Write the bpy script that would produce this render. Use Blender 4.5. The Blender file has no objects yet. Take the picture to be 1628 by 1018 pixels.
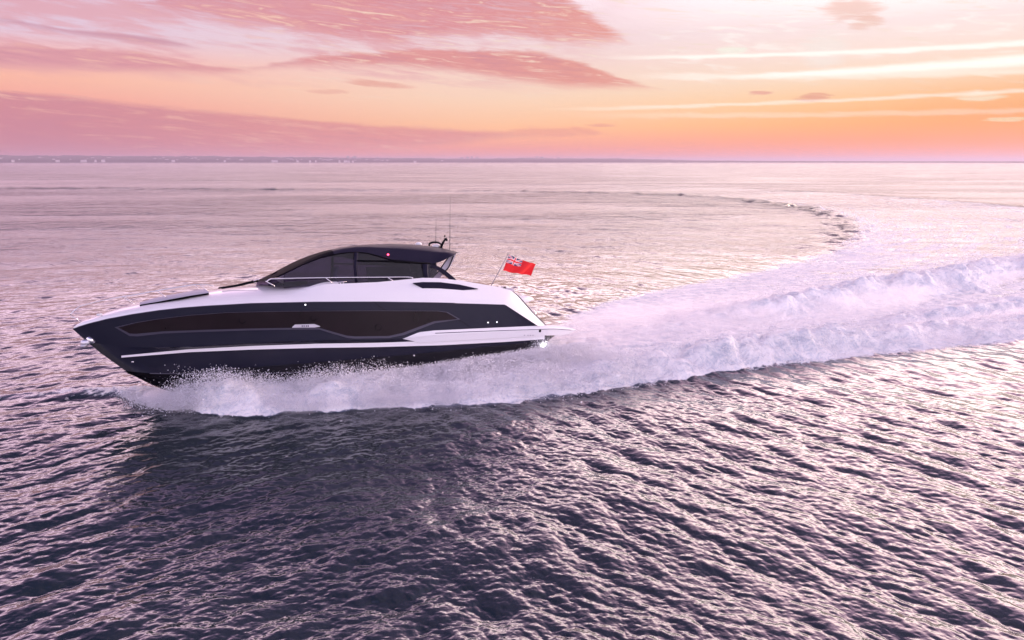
import bpy, bmesh, math, random
import numpy as np
from mathutils import Matrix, Vector

# ------------------------------------------------------------------ camera
SC = bpy.context.scene
F_PX, CX, CY, HC = 1628*24/36, 814.0, 509.0, 8.0
TH = math.atan(252/F_PX)
cd = bpy.data.cameras.new('camera'); cam = bpy.data.objects.new('camera', cd)
SC.collection.objects.link(cam); SC.camera = cam
cd.lens = 24; cd.sensor_width = 36; cd.clip_start = 0.1; cd.clip_end = 80000
cam.location = (0, 0, HC); cam.rotation_euler = (math.pi/2-TH, 0, 0)
SC.view_settings.view_transform = 'Standard'; SC.view_settings.look = 'None'
SC.cycles.volume_bounces = 4; SC.cycles.max_bounces = 12; SC.view_settings.exposure = 0.0; SC.view_settings.gamma = 1.0
sT, cT = math.sin(TH), math.cos(TH)
def pray(x, y):
    a = (x-CX)/F_PX; b = (y-CY)/F_PX
    return np.array([a, cT-b*sT, -sT-b*cT])
def azel(x, y):
    d = pray(x, y); return (math.degrees(math.atan2(d[0], d[1])), math.degrees(math.atan2(d[2], math.hypot(d[0], d[1]))))
def ground(x, y, z=0.0):
    d = pray(x, y); t = (HC-z)/-d[2]; return (float(d[0]*t), float(d[1]*t))

# ------------------------------------------------------------------ node helpers
def lin(c):
    o = []
    for v in c[:3]:
        v = v/255
        o.append(v/12.92 if v <= .04045 else ((v+.055)/1.055)**2.4)
    return (*o, 1.0)
class NT:
    def __init__(s, tree): s.t = tree; s.t.nodes.clear()
    def n(s, kind, ins=None, **kw):
        nd = s.t.nodes.new(kind)
        for k, v in kw.items(): setattr(nd, k, v)
        for k, v in (ins or {}).items(): s.put(nd.inputs[k], v)
        return nd
    def put(s, sock, v):
        if isinstance(v, V): s.t.links.new(v.s, sock)
        elif isinstance(v, bpy.types.NodeSocket): s.t.links.new(v, sock)
        else: sock.default_value = v
    def m(s, op, *a, clamp=False):
        nd = s.t.nodes.new('ShaderNodeMath'); nd.operation = op; nd.use_clamp = clamp
        for i, v in enumerate(a): s.put(nd.inputs[i], v)
        return V(s, nd.outputs[0])
    def ss(s, x, a, b):           # smoothstep
        nd = s.t.nodes.new('ShaderNodeMapRange'); nd.interpolation_type = 'SMOOTHSTEP'
        s.put(nd.inputs[0], x); s.put(nd.inputs[1], a); s.put(nd.inputs[2], b)
        return V(s, nd.outputs[0])
    def mix(s, f, a, b):
        nd = s.t.nodes.new('ShaderNodeMix'); nd.data_type = 'RGBA'
        s.put(nd.inputs[0], f); s.put(nd.inputs[6], a); s.put(nd.inputs[7], b)
        return V(s, nd.outputs[2])
    def vec(s, x, y, z=0.0):
        nd = s.t.nodes.new('ShaderNodeCombineXYZ'); s.put(nd.inputs[0], x); s.put(nd.inputs[1], y); s.put(nd.inputs[2], z)
        return V(s, nd.outputs[0])
    def noise(s, v, scale=1.0, detail=4.0, rough=.55, dist=0.0, lac=2.0):
        nd = s.n('ShaderNodeTexNoise', {'Vector': v, 'Scale': scale, 'Detail': detail, 'Roughness': rough, 'Distortion': dist, 'Lacunarity': lac})
        return V(s, nd.outputs[0])
    def ramp(s, f, stops, interp='LINEAR'):
        nd = s.t.nodes.new('ShaderNodeValToRGB'); s.put(nd.inputs[0], f); cr = nd.color_ramp; cr.interpolation = interp
        while len(cr.elements) < len(stops): cr.elements.new(.5)
        for e, (p, c) in zip(cr.elements, stops): e.position = p; e.color = c if len(c) == 4 else (*c, 1)
        return V(s, nd.outputs[0])
    def curve(s, x, pts):          # pts in 0..1
        nd = s.t.nodes.new('ShaderNodeFloatCurve'); s.put(nd.inputs[1], x); c = nd.mapping.curves[0]
        pts = sorted(pts)
        while len(c.points) < len(pts): c.points.new(.5, .5)
        for p, q in zip(c.points, pts): p.location = q; p.handle_type = 'AUTO_CLAMPED'
        nd.mapping.update(); return V(s, nd.outputs[0])
class V:
    def __init__(s, t, sock): s.t = t; s.s = sock
    def __add__(a, b): return a.t.m('ADD', a, b)
    __radd__ = __add__
    def __sub__(a, b): return a.t.m('SUBTRACT', a, b)
    def __rsub__(a, b): return a.t.m('SUBTRACT', b, a)
    def __mul__(a, b): return a.t.m('MULTIPLY', a, b)
    __rmul__ = __mul__
    def __truediv__(a, b): return a.t.m('DIVIDE', a, b)

# ------------------------------------------------------------------ sky (world) : everything is a function of azimuth and elevation
SUN_AZ, SUN_EL = 62.0, 6.0
W = bpy.data.worlds.new('World'); SC.world = W; W.use_nodes = True
T = NT(W.node_tree)
tc = T.n('ShaderNodeTexCoord')
sp = T.n('ShaderNodeSeparateXYZ', {0: tc.outputs['Generated']})
dx, dy, dz = (V(T, sp.outputs[i]) for i in range(3))
D2 = 180/math.pi
AZ = T.m('ARCTAN2', dx, dy)*D2
EL = T.m('MAXIMUM', T.m('ARCSINE', dz)*D2, 0.0)
e01 = T.m('SQRT', EL/90.0)
def er(e): return math.sqrt(e/90)
def R(stops):
    """sky colour by elevation; the ramp holds an eighth of the brightness so that nothing clips"""
    r = T.ramp(e01, [(er(e), tuple(k*v/8 for v in lin(c)[:3])+(1,)) for e, c, k in stops])
    s8 = T.n('ShaderNodeVectorMath', {0: r}, operation='SCALE'); s8.inputs['Scale'].default_value = 8
    return V(T, s8.outputs[0])
left = R([(0,(210,138,156),1),(1,(220,134,146),1),(2.5,(232,140,146),1.02),(4,(252,168,156),1.03),(5.5,(255,186,162),1.06),(7,(248,186,182),1.06),(8.4,(231,203,224),1.03),
          (12,(228,198,222),1.05),(14.5,(246,212,230),5.2),(20,(236,190,220),3.3),(27,(180,146,196),1.3),(40,(92,88,148),.5),(90,(66,70,104),.5)])
mid = R([(0,(248,152,144),1.02),(1,(252,160,136),1.07),(2.6,(255,194,146),1.12),(5,(255,218,190),1.04),(7,(252,218,205),1.03),(9,(247,219,222),1.03),(12.0,(242,218,230),1.06),(14.5,(254,228,228),7.6),
         (19.5,(250,214,226),5.2),(26,(205,166,208),2.0),(38,(115,102,166),.75),(90,(66,70,104),.5)])
right = R([(0,(254,160,142),1.07),(.6,(255,152,120),1.12),(1.6,(255,158,102),1.18),(2.8,(255,182,108),1.2),(4.2,(255,208,150),1.12),(5.8,(254,226,196),1.06),(7.5,(254,229,216),1.06),(9.5,(253,232,230),1.08),
           (12.0,(255,236,234),1.45),(15,(255,230,224),8.2),(23,(255,216,220),7.0),(32,(228,180,212),3.5),(45,(128,110,172),1.0),(90,(66,70,104),.5)])
back = R([(0,(200,172,205),2.0),(10,(222,208,230),3.0),(30,(216,206,238),3.1),(50,(155,150,212),1.6),(90,(60,68,120),.6)])
aAZ = T.m('ABSOLUTE', AZ)
base = T.mix(T.ss(AZ, -42.0, 2.0), left, mid)
base = T.mix(T.ss(AZ, -6.0, 30.0), base, right)
base = T.mix(T.ss(aAZ, 60.0, 125.0), base, back)
# orange heart of the afterglow low on the right
gl = T.m('POWER', 2.718, T.m('MULTIPLY', -1.0, (AZ-40.0)*(AZ-40.0)/260.0 + (EL-3.0)*(EL-3.0)/7.0))
base = T.mix(gl*.75, base, lin((252,160,84)))
# ---- clouds
azn = (AZ+60.0)/120.0
def edge(pts):
    q = []
    for p in pts:
        a, e = azel(*p); q.append(((a+60)/120, max(0.0, e/20)))
    return T.curve(azn, q)*20.0
shear = EL + AZ*.10
nA = T.noise(T.vec(AZ*.10, shear*.65, 1.3), 1.0, 7, .58, .4)
nB = T.noise(T.vec(AZ*.32, shear*2.2, 5.1), 1.0, 6, .6, .6)
nC = T.noise(T.vec(AZ*.22-EL*.5, shear*3.2, 9.0), 1.0, 7, .66, 1.2)
wob = (nA-.5)*2.2 + (nB-.5)*1.4 + (nC-.5)*1.6
def cloud(top, bot, wt, wb, amp=1.0, k=1.0):
    t = edge(top)+wob*amp-EL; b = EL-edge(bot)+wob*amp*.8
    ae = azel(*top[-1])[0]
    return T.ss(t, 0.0, wt)*T.ss(b, 0.0, wb)*T.ss(AZ, ae+.5, ae-3.5)*k
col = base
cream = lin((255,226,190))
def cc(l, m_, r):
    c = T.mix(T.ss(AZ, -36.0, -8.0), lin(l), lin(m_)); c = T.mix(T.ss(AZ, -8.0, 16.0), c, lin(r))
    c = T.mix(T.ss(nC*.45+nB*.3+nA*.25, .50, .66)*.75, c, lin((255,206,184)))
    return T.mix(T.ss(nC*.5+nA*.5, .50, .36)*.45, c, lin((205,138,158)))
# thin pink cloud veil over the upper left
veil = T.ss(nA*.50+nB*.28+nC*.22+(EL-8.0)*.012, .44, .58)*T.ss(EL, 4.6, 7.5)*T.ss(EL, 15.0, 11.5)*T.ss(AZ, 14.0, -8.0)
col = T.mix(veil*.7, col, lin((232,164,174)))
# cloud A: low wedge on the left
A = cloud([(-400,120),(0,139),(200,160),(400,180),(600,195),(820,209),(900,214)], [(-400,262),(0,256),(400,252),(700,240),(830,224),(900,222)], .45, .9, .30, .85)
col = T.mix(A, col, cc((212,138,152),(234,150,148),(246,162,138)))
# cloud B: middle band
B = cloud([(-400,50),(0,66),(180,76),(350,103),(460,90),(600,78),(800,74),(900,88),(985,120),(1078,143),(1100,146)],
          [(-400,118),(0,118),(180,124),(350,124),(430,118),(560,114),(720,122),(830,136),(950,148),(1078,144.5),(1100,150)], .40, .9, .40, 1.0)
col = T.mix(B, col, cc((228,160,170),(232,156,154),(240,164,146)))
# cloud C: high drift
Cc = cloud([(-400,-140),(0,-80),(150,-4),(300,-30),(600,-60),(850,-30),(960,30),(1012,66),(1030,80)],
           [(-400,-100),(0,-50),(150,2),(300,36),(420,50),(600,76),(760,66),(880,78),(1010,78),(1030,84)], .8, 1.1, .6, 1.0)
Ctex = T.ss(nC, .30, .58)
col = T.mix(Cc*(Ctex*.4+.6), col, cc((226,162,176),(228,150,156),(242,164,148)))
Dd = cloud([(-400,10),(-60,22),(0,26),(110,44),(230,54),(335,78),(360,84)], [(-400,18),(-60,34),(0,40),(100,58),(180,68),(300,82),(360,88)], .25, .5, .14, .8)
col = T.mix(Dd, col, cc((208,148,170),(220,160,170),(220,160,170)))
# thin bright wisps catching the light along cloud edges
wis = T.ss(nC, .54, .68)*T.ss(EL, 3.5, 7.0)*T.ss(AZ, -34.0, -4.0)
col = T.mix(wis*.65, col, lin((255,232,214)))
wr = T.ss(nB, .50, .70)*T.ss(EL, 5.0, 8.5)*T.ss(AZ, 4.0, 18.0)
col = T.mix(wr*.65, col, (1.12,1.06,1.0,1))
# small isolated clouds
def blob(x, y, ra, re, c, k=.9, sl=0.0):
    global col
    a, e = azel(x, y)
    u = (AZ-a)/ra; v = (EL-e-(AZ-a)*sl)/re
    d = u*u+v*v+(nB-.5)*2.6+(nC-.5)*1.6
    col = T.mix((1.0-T.ss(d, .1, 1.1))*k, col, lin(c))
blob(1295,155,1.5,.33,(240,170,142)); blob(1209,148,1.0,.18,(244,178,156)); blob(1352,14,2.2,.9,(246,200,184),.7); blob(1378,36,1.3,.5,(246,198,180),.7)
blob(1556,154,1.6,.4,(255,236,205),.8); blob(1600,190,1.4,.18,(255,224,178),.8); blob(600,134,3.2,.30,(236,164,148),.7,-.07); blob(520,146,1.8,.22,(240,172,156),.5)
blob(880,210,4.5,.5,(240,148,140),.5); blob(960,199,1.5,.2,(240,152,140),.5); blob(1163,81,1.3,.4,(255,250,236),.9); blob(1310,80,1.9,1.3,(255,244,236),.6)
# contrails
def trail(p, q, w, k, w2=None):
    global col
    (a0, e0), (a1, e1) = azel(*p), azel(*q); sl = (e1-e0)/(a1-a0)
    u = (AZ-a0)/(a1-a0)
    d = T.m('ABSOLUTE', EL-e0-(AZ-a0)*sl+(nB-.5)*w*1.6)
    wd = u*((w2 or w)-w)+w
    f = (1.0-T.ss(d/wd, .1, 1.0))*T.ss(u, -.25, .25)*k
    col = T.mix(T.m('MINIMUM', T.m('MAXIMUM', f, 0.0), 1.0), col, (1.2,1.14,1.05,1))
trail((1030,91),(1628,69),.22,.85,.3); trail((1200,121),(1628,96),.22,.95,.62); trail((1040,122),(1330,121),.35,.45)
trail((950,173),(1500,151),.22,.45); trail((1000,184),(1628,176),.3,.25)
# high haze of clouds above the frame, and behind the camera (only seen in reflections)
hi = T.ss(EL, 16.0, 30.0)*T.ss(T.noise(tc.outputs['Generated'], 3.0, 5, .55, .5), .40, .68)
col = T.mix(hi*.35, col, lin((200,160,190)))
nis = T.n('ShaderNodeTexSky'); nis.sky_type = 'NISHITA'; nis.sun_disc = False
nis.sun_elevation = math.radians(SUN_EL); nis.sun_rotation = math.radians(SUN_AZ)
bg1 = T.n('ShaderNodeBackground', {'Color': col, 'Strength': 1.0})
bg2 = T.n('ShaderNodeBackground', {'Color': nis.outputs[0], 'Strength': 0.05})
bgm = T.n('ShaderNodeMixShader', {0: .06, 1: bg1.outputs[0], 2: bg2.outputs[0]})
wo = T.n('ShaderNodeOutputWorld', {0: bgm.outputs[0]})

sl = bpy.data.lights.new('sun', 'SUN'); sun = bpy.data.objects.new('sun', sl); SC.collection.objects.link(sun)
sl.energy = 3.4; sl.angle = math.radians(12); sl.color = (1, .74, .62)
a_, e_ = math.radians(SUN_AZ), math.radians(SUN_EL)
sun.rotation_euler = Vector((math.sin(a_)*math.cos(e_), math.cos(a_)*math.cos(e_), math.sin(e_))).to_track_quat('Z', 'Y').to_euler()

# ------------------------------------------------------------------ object helpers
def tag(o, label=None, cat=None, group=None, kind=None):
    if label: o['label'] = label
    if cat: o['category'] = cat
    if group: o['group'] = group
    if kind: o['kind'] = kind
    return o
def mesh(name, v, f, mats, parent=None, smooth=True, mi=None):
    me = bpy.data.meshes.new(name)
    me.from_pydata([tuple(map(float, p)) for p in v], [], [tuple(int(i) for i in q) for q in f])
    for m_ in (mats if isinstance(mats, (list, tuple)) else [mats]): me.materials.append(m_)
    if smooth: me.polygons.foreach_set('use_smooth', [True]*len(me.polygons))
    if mi is not None: me.polygons.foreach_set('material_index', list(mi))
    me.update()
    o = bpy.data.objects.new(name, me); SC.collection.objects.link(o)
    if parent: o.parent = parent
    return o
def bigmesh(name, co, quads, mat, attrs=None):
    me = bpy.data.meshes.new(name)
    nv, nf = len(co), len(quads)
    me.vertices.add(nv); me.vertices.foreach_set('co', co.astype(np.float32).ravel())
    k = quads.shape[1]
    me.loops.add(nf*k); me.loops.foreach_set('vertex_index', quads.astype(np.int32).ravel())
    me.polygons.add(nf); me.polygons.foreach_set('loop_start', np.arange(0, nf*k, k, dtype=np.int32))
    me.polygons.foreach_set('use_smooth', np.ones(nf, dtype=bool))
    me.update(calc_edges=True)
    for an, av in (attrs or {}).items():
        a = me.attributes.new(an, 'FLOAT', 'POINT'); a.data.foreach_set('value', av.astype(np.float32))
    me.materials.append(mat)
    o = bpy.data.objects.new(name, me); SC.collection.objects.link(o); return o
def mat(name, c, rough=.4, metal=0.0, coat=0.0, var=.08, spec=.5, bump=0.0, vscale=3.0, ior=1.5):
    m_ = bpy.data.materials.new(name); m_.use_nodes = True; t = NT(m_.node_tree)
    tc_ = t.n('ShaderNodeTexCoord'); n1 = t.noise(tc_.outputs['Object'], vscale, 5, .6)
    c = c if len(c) == 4 else (*c, 1)
    cl = t.mix(n1, tuple(x*(1-var) for x in c[:3])+(1,), tuple(min(1, x*(1+var)) for x in c[:3])+(1,))
    n2 = t.noise(tc_.outputs['Object'], vscale*4, 4, .6)
    bs = t.n('ShaderNodeBsdfPrincipled', {'Base Color': cl, 'Roughness': n2*.12+(rough-.06), 'Metallic': metal, 'Coat Weight': coat, 'Coat Roughness': .06, 'Specular IOR Level': spec, 'IOR': ior})
    if bump:
        b = t.n('ShaderNodeBump', {'Height': t.noise(tc_.outputs['Object'], 60, 3, .6), 'Strength': bump, 'Distance': .01}); t.put(bs.inputs['Normal'], b.outputs[0])
    t.n('ShaderNodeOutputMaterial', {0: bs.outputs[0]})
    return m_

# ------------------------------------------------------------------ boat frame
YAW = math.radians(28.76); ROLL = math.radians(9.0); LB = 16.45
BO = Vector((.5376, 28.8532, 0))
BM = Matrix.Translation(BO) @ Matrix.Rotation(math.atan2(-math.sin(YAW), -math.cos(YAW)), 4, 'Z') @ Matrix.Rotation(ROLL, 4, 'X')
BI = np.array(BM.inverted())
CL = (BI @ np.array([0, 0, HC, 1]))[:3]
def P(px, py, Y=0.0):
    """point of the boat's lengthwise plane y = Y (boat axes: x forward from the transom, y to port, z up)"""
    d = BI[:3, :3] @ pray(px, py)
    for _ in range(6):
        y = Y(x) if callable(Y) and _ else (Y(8.0) if callable(Y) else Y)
        t = (y-CL[1])/d[1]; x = CL[0]+d[0]*t
        if not callable(Y): break
    return np.array([x, y, CL[2]+d[2]*t])
def proj(p):
    w = np.array(BM @ Vector(p)); q = w-np.array([0, 0, HC])
    zc = q[1]*cT-q[2]*sT; up = q[1]*sT+q[2]*cT
    return CX+F_PX*q[0]/zc, CY-F_PX*up/zc
def resamp(pts, xs, fn=None):
    a = np.array(pts, float); return np.stack([xs, np.interp(xs, a[:, 0], a[:, 1])], 1)
def plan(Bm, xb, full, p, q, aft=.0):
    """half-breadth law: 0 at the stem xb, Bm once 'full' metres aft of it"""
    def f(x):
        s = min(max((xb-x)/full, 0), 1); b = Bm*(1-(1-s)**p)**q
        return b-aft*max(0, 1-x/5)
    return f
bS = plan(2.30, 16.45, 10.5, 2.1, .80, .12)
bM = plan(2.20, 15.8, 10.8, 2.0, .95, .12)
bT = plan(2.14, 15.5, 11.0, 1.9, 1.0, .10)
bC = plan(1.98, 14.3, 10.5, 1.8, 1.05, .05)
bD = lambda x: max(bS(x)-.30*min(1, max(0, (16.45-x)/3)), 0)

boat = bpy.data.objects.new('motor_yacht', None); SC.collection.objects.link(boat); boat.matrix_world = BM
tag(boat, 'sleek navy and white motor yacht with dark hardtop speeding left through white spray', 'yacht')

def grid(rows, close=False):
    """rows: list of (N,3) arrays -> verts, quads"""
    n = len(rows[0]); v = np.concatenate(rows); f = []
    for r in range(len(rows)-1):
        for i in range(n-1): f.append((r*n+i, r*n+i+1, (r+1)*n+i+1, (r+1)*n+i))
    return v, f
def sub(A, B, k):
    return [A+(B-A)*t for t in np.linspace(0, 1, k)]
class MB:
    def __init__(s): s.v = []; s.f = []; s.mi = []; s.n = 0; s.sd = []
    def add(s, v, f, mi=0, mirror=False):
        v = np.asarray(v, float)
        s.v.append(v); s.f += [tuple(i+s.n for i in q) for q in f]; s.mi += [mi]*len(f); s.n += len(v); s.sd += [0]*len(f)
        if mirror:
            s.sd += [1]*len(f)
            w = v*np.array([1, -1, 1]); s.v.append(w); s.f += [tuple(i+s.n for i in q[::-1]) for q in f]; s.mi += [mi]*len(f); s.n += len(v)
        return s
    def box(s, c, d, mi=0, rot=None, mirror=False):
        v = np.array([[x, y, z] for x in (-.5, .5) for y in (-.5, .5) for z in (-.5, .5)])*np.array(d)
        if rot is not None: v = v @ np.array(Matrix.Rotation(rot[1], 3, rot[0])).T
        return s.add(v+np.array(c), [(0,1,3,2),(4,6,7,5),(0,4,5,1),(2,3,7,6),(0,2,6,4),(1,5,7,3)], mi, mirror)
    def tube(s, pts, r, k=8, mi=0, mirror=False, cap=True):
        pts = [np.array(p, float) for p in pts]; rs = r if hasattr(r, '__len__') else [r]*len(pts); rings = []
        for i, p in enumerate(pts):
            t = pts[min(i+1, len(pts)-1)]-pts[max(i-1, 0)]; t /= np.linalg.norm(t)+1e-9
            u = np.cross(t, [0, 0, 1] if abs(t[2]) < .9 else [0, 1, 0]); u /= np.linalg.norm(u); w = np.cross(t, u)
            rings.append(np.array([p+rs[i]*(math.cos(a)*u+math.sin(a)*w) for a in np.linspace(0, 2*math.pi, k, endpoint=False)]))
        v = np.concatenate(rings); f = []
        for i in range(len(pts)-1):
            for j in range(k): f.append((i*k+j, i*k+(j+1) % k, (i+1)*k+(j+1) % k, (i+1)*k+j))
        if cap: f += [tuple(range(k))[::-1], tuple((len(pts)-1)*k+j for j in range(k))]
        return s.add(v, f, mi, mirror)
    def ball(s, c, r, mi=0, k=12, mirror=False):
        r = np.array(r if hasattr(r, '__len__') else (r,)*3); v = []; f = []
        for i in range(k+1):
            for j in range(k*2):
                a = math.pi*i/k; b = math.pi*j/k; v.append([math.sin(a)*math.cos(b), math.sin(a)*math.sin(b), math.cos(a)])
        for i in range(k):
            for j in range(k*2): f.append((i*2*k+j, i*2*k+(j+1) % (2*k), (i+1)*2*k+(j+1) % (2*k), (i+1)*2*k+j))
        return s.add(np.array(v)*r+np.array(c), f, mi, mirror)
    def build(s, name, mats, parent=None, smooth=True, join=False):
        """mirrored geometry becomes a second object of its own unless the two halves are one body (join)"""
        V_ = np.concatenate(s.v)
        if join or 1 not in s.sd: return mesh(name, V_, s.f, mats, parent, smooth, s.mi)
        out = []
        for k in (0, 1):
            ii = [i for i, q in enumerate(s.sd) if q == k]; used = sorted({j for i in ii for j in s.f[i]}); mp = {a: b for b, a in enumerate(used)}
            par = TWIN.get(parent.name, parent) if (k and parent) else parent
            out.append(mesh(name, V_[used], [tuple(mp[j] for j in s.f[i]) for i in ii], mats, par, smooth, [s.mi[i] for i in ii]))
        TWIN[out[0].name] = out[1]
        return out[0]
TWIN = {}

def smoothpts(pts, n):
    """Catmull-Rom through pts -> n points"""
    p = np.array([pts[0]]+list(pts)+[pts[-1]], float); out = []
    m_ = len(pts)-1
    for t in np.linspace(0, m_-1e-9, n):
        i = int(t); u = t-i; a, b, c, d = p[i:i+4]
        out.append(.5*((2*b)+(c-a)*u+(2*a-5*b+4*c-d)*u*u+(3*b-a-3*c+d)*u**3))
    return np.array(out)

# materials
M = {}
def hull_paint():
    m_ = bpy.data.materials.new('navy_paint'); m_.use_nodes = True; t = NT(m_.node_tree)
    tc_ = t.n('ShaderNodeTexCoord'); s_ = t.n('ShaderNodeSeparateXYZ', {0: tc_.outputs['Object']})
    x, z = V(t, s_.outputs[0]), V(t, s_.outputs[2])
    n = t.noise(tc_.outputs['Object'], 2.0, 4)
    a, b = P(420, 582, bC), P(870, 541, bC)
    k = (b[2]-a[2])/(b[0]-a[0]); below = t.ss(z-(x-a[0])*k-a[2], .006, -.006)
    below = t.m('GREATER_THAN', (x-a[0])*k+a[2], z)
    c = t.mix(n, (.013, .014, .028, 1), (.017, .018, .033, 1))
    c = t.mix(below, c, (.008, .008, .012, 1))
    bs = t.n('ShaderNodeBsdfPrincipled', {'Base Color': c, 'Roughness': n*.05+.10+below*.2, 'IOR': 1.38, 'Coat Weight': .12, 'Coat Roughness': .04})
    t.n('ShaderNodeOutputMaterial', {0: bs.outputs[0]}); return m_
M['navy'] = hull_paint()
M['white'] = mat('white_gelcoat', (.80, .79, .80), .25, 0, .4, .02)
M['stripe'] = mat('polished_white_trim', (.82, .81, .82), .2, .1, .5, .02)
M['black'] = mat('black_trim', (.006, .006, .009), .5, spec=.5, ior=1.05)
M['roof'] = mat('dark_navy_hardtop_paint', (.016, .015, .030), .4, 0, .0, spec=.5, ior=1.12)
M['gwin'] = mat('smoked_hull_glass', (.013, .007, .009), .12, 0, 0, .5, spec=.3, vscale=.8)
M['steel'] = mat('stainless_steel', (.80, .78, .78), .16, 1.0)
M['grey'] = mat('grey_vinyl', (.42, .40, .46), .6, bump=.15)
M['darkvinyl'] = mat('charcoal_vinyl', (.05, .045, .055), .6, bump=.15)
M['bevel'] = mat('grey_bevel_paint', (.065, .06, .09), .3)
M['teak'] = mat('weathered_teak', (.34, .26, .20), .6, var=.25, vscale=9)
M['staff'] = mat('varnished_staff', (.30, .26, .28), .4); M['anchor'] = mat('galvanised_steel', (.62, .60, .64), .35, .8)
M['silver'] = mat('badge_silver', (.78, .76, .80), .3, .3)
M['darkmark'] = mat('dark_lettering', (.18, .16, .22), .5)
def tint_glass(name, c, k):
    m_ = bpy.data.materials.new(name); m_.use_nodes = True; t = NT(m_.node_tree)
    g = t.n('ShaderNodeBsdfGlossy', {'Color': (1,1,1,1), 'Roughness': .04}); tr = t.n('ShaderNodeBsdfTransparent', {'Color': (*k, 1)})
    df = t.n('ShaderNodeBsdfDiffuse', {'Color': (*c, 1)})
    a = t.n('ShaderNodeMixShader', {0: .15, 1: tr.outputs[0], 2: df.outputs[0]})
    fr = t.n('ShaderNodeFresnel', {'IOR': 1.3})
    b = t.n('ShaderNodeMixShader', {0: fr.outputs[0], 1: a.outputs[0], 2: g.outputs[0]})
    t.n('ShaderNodeOutputMaterial', {0: b.outputs[0]}); return m_
M['glass'] = tint_glass('tinted_side_glass', (.010, .008, .024), (.19, .16, .27))
M['clear'] = tint_glass('light_tinted_glass', (.25, .22, .3), (.80, .74, .80))
def glow(name, c, s):
    m_ = bpy.data.materials.new(name); m_.use_nodes = True; t = NT(m_.node_tree)
    e = t.n('ShaderNodeEmission', {'Color': (*c, 1), 'Strength': s}); t.n('ShaderNodeOutputMaterial', {0: e.outputs[0]}); return m_
M['redlamp'] = glow('red_lamp', (1, .05, .12), 9)
M['whitelamp'] = glow('courtesy_lamp', (.95, .92, 1), 2.5); M['sprayglow'] = glow('spray_glow_emitter', (1, .97, 1), 40)  # second one: added emitter imitating bright spray, not a fitted lamp

# ------------------------------------------------------------------ hull
NS = 170
tt = np.linspace(0, 1, NS)
def level(pts, bf, n=NS):
    a = np.array(pts, float); xs = a[0, 0]+(a[-1, 0]-a[0, 0])*tt
    out = np.array([P(x, y, bf) for x, y in resamp(pts, xs)])
    return out
pS = [(115,523),(140,515),(170,507.5),(210,500),(250,494),(290,489.5),(330,486.5),(400,482.5),(500,480.3),(600,480),(700,481.5),(803,484.5),(855,518.2)]
pM = [(140,545),(230,553),(300,551.5),(360,547.5),(450,543),(520,540.5),(600,541),(640,538),(665,527),(700,523.5),(800,520),(856,518.8)]
pT = [(160,561.5),(195,566),(300,556),(400,550.5),(500,547),(600,545.5),(700,542),(800,536.7),(868,533.4)]
pC = [(200,590),(240,594),(330,594.8),(430,594),(520,590),(620,584),(700,578),(800,570),(874,561)]
LS = level(pS, bS); LM = level(pM, bM); LT = level(pT, bT); LC = level(pC, bC)
pK = [P(x, y) for x, y in [(200,590),(232,607.5),(262,620.5),(290,629.5),(330,637)]]
kk = [(p[0], p[2]) for p in pK]+[(10.0, -.62), (6.0, -.75), (0.0, -.72)]
kx = np.linspace(kk[0][0], 0.0, NS); ka = np.array(sorted(kk))
LK = np.array([[x, 0, np.interp(x, ka[:, 0], ka[:, 1])] for x in kx])
stem = np.array([P(x, y) for x, y in [(115,523),(128,534.5),(140,545)]])
for Lv in (LS, LM, LT, LC): Lv[0, 1] = 0
hb = MB()
for A, B, k in ((LS, LM, 10), (LM, LT, 5), (LT, LC, 8)):
    v, f = grid(sub(A, B, k)); hb.add(v, f, 0, True)
# bottom with two lifting strakes pressed into it
rows = sub(LC, LK, 12)
for i in (4, 8): rows[i] = rows[i]+np.array([0, 0, -.05])
v, f = grid(rows); hb.add(v, f, 1, True)
# transom
tr_ = np.array([LT[-1], LC[-1], LC[-1]*[1, .5, 1]+[0, 0, -.30], LK[-1]])
hb.add(np.concatenate([tr_, tr_*[1, -1, 1]]), [(0,1,2,3,7,6,5,4)], 0)
hb.build('hull', [M['navy'], M['black']], boat, join=True)

# stripe along the hull, proud of the paint
def side_band(top, bot, bf, off, m_, name, n=120, parent=boat, nz=2, thick=.02, mi=None):
    x0, x1 = max(top[0][0], bot[0][0]), min(top[-1][0], bot[-1][0])
    xs = np.linspace(x0, x1, n)
    o_ = lambda x: bf(x)+off
    A = np.array([P(x, y, o_) for x, y in resamp(top, xs)]); B = np.array([P(x, y, o_) for x, y in resamp(bot, xs)])
    mb = MB(); v, f = grid(sub(A, B, nz)); mb.add(v, f, 0, True)
    ins = np.array([0, -(off+thick), 0])
    for C_ in (A, B): v, f = grid([C_, C_+ins]); mb.add(v, f, 0, True)
    return mb.build(name, m_, parent)
# general patch on the actual hull surface between knuckle S and M (windows)
def surfY(x, z):
    zs = np.interp(x, LS[::-1, 0], LS[::-1, 2]); zm = np.interp(x, LM[::-1, 0], LM[::-1, 2])
    ys = np.interp(x, LS[::-1, 0], LS[::-1, 1]); ym = np.interp(x, LM[::-1, 0], LM[::-1, 1])
    if z < zm:
        zt = np.interp(x, LT[::-1, 0], LT[::-1, 2]); yt = np.interp(x, LT[::-1, 0], LT[::-1, 1]); u = min(1, (zm-z)/max(zm-zt, 1e-3)); return ym+(yt-ym)*u
    u = min(1, max(0, (zs-z)/max(zs-zm, 1e-3))); return ys+(ym-ys)*u
def PH(px, py, off=.008):
    d = BI[:3, :3] @ pray(px, py); y = 2.0
    for _ in range(12):
        t = (y-CL[1])/d[1]; x = CL[0]+d[0]*t; z = CL[2]+d[2]*t; y = .5*y+.5*(surfY(x, z)+off)
    return np.array([x, y, z])
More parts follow.
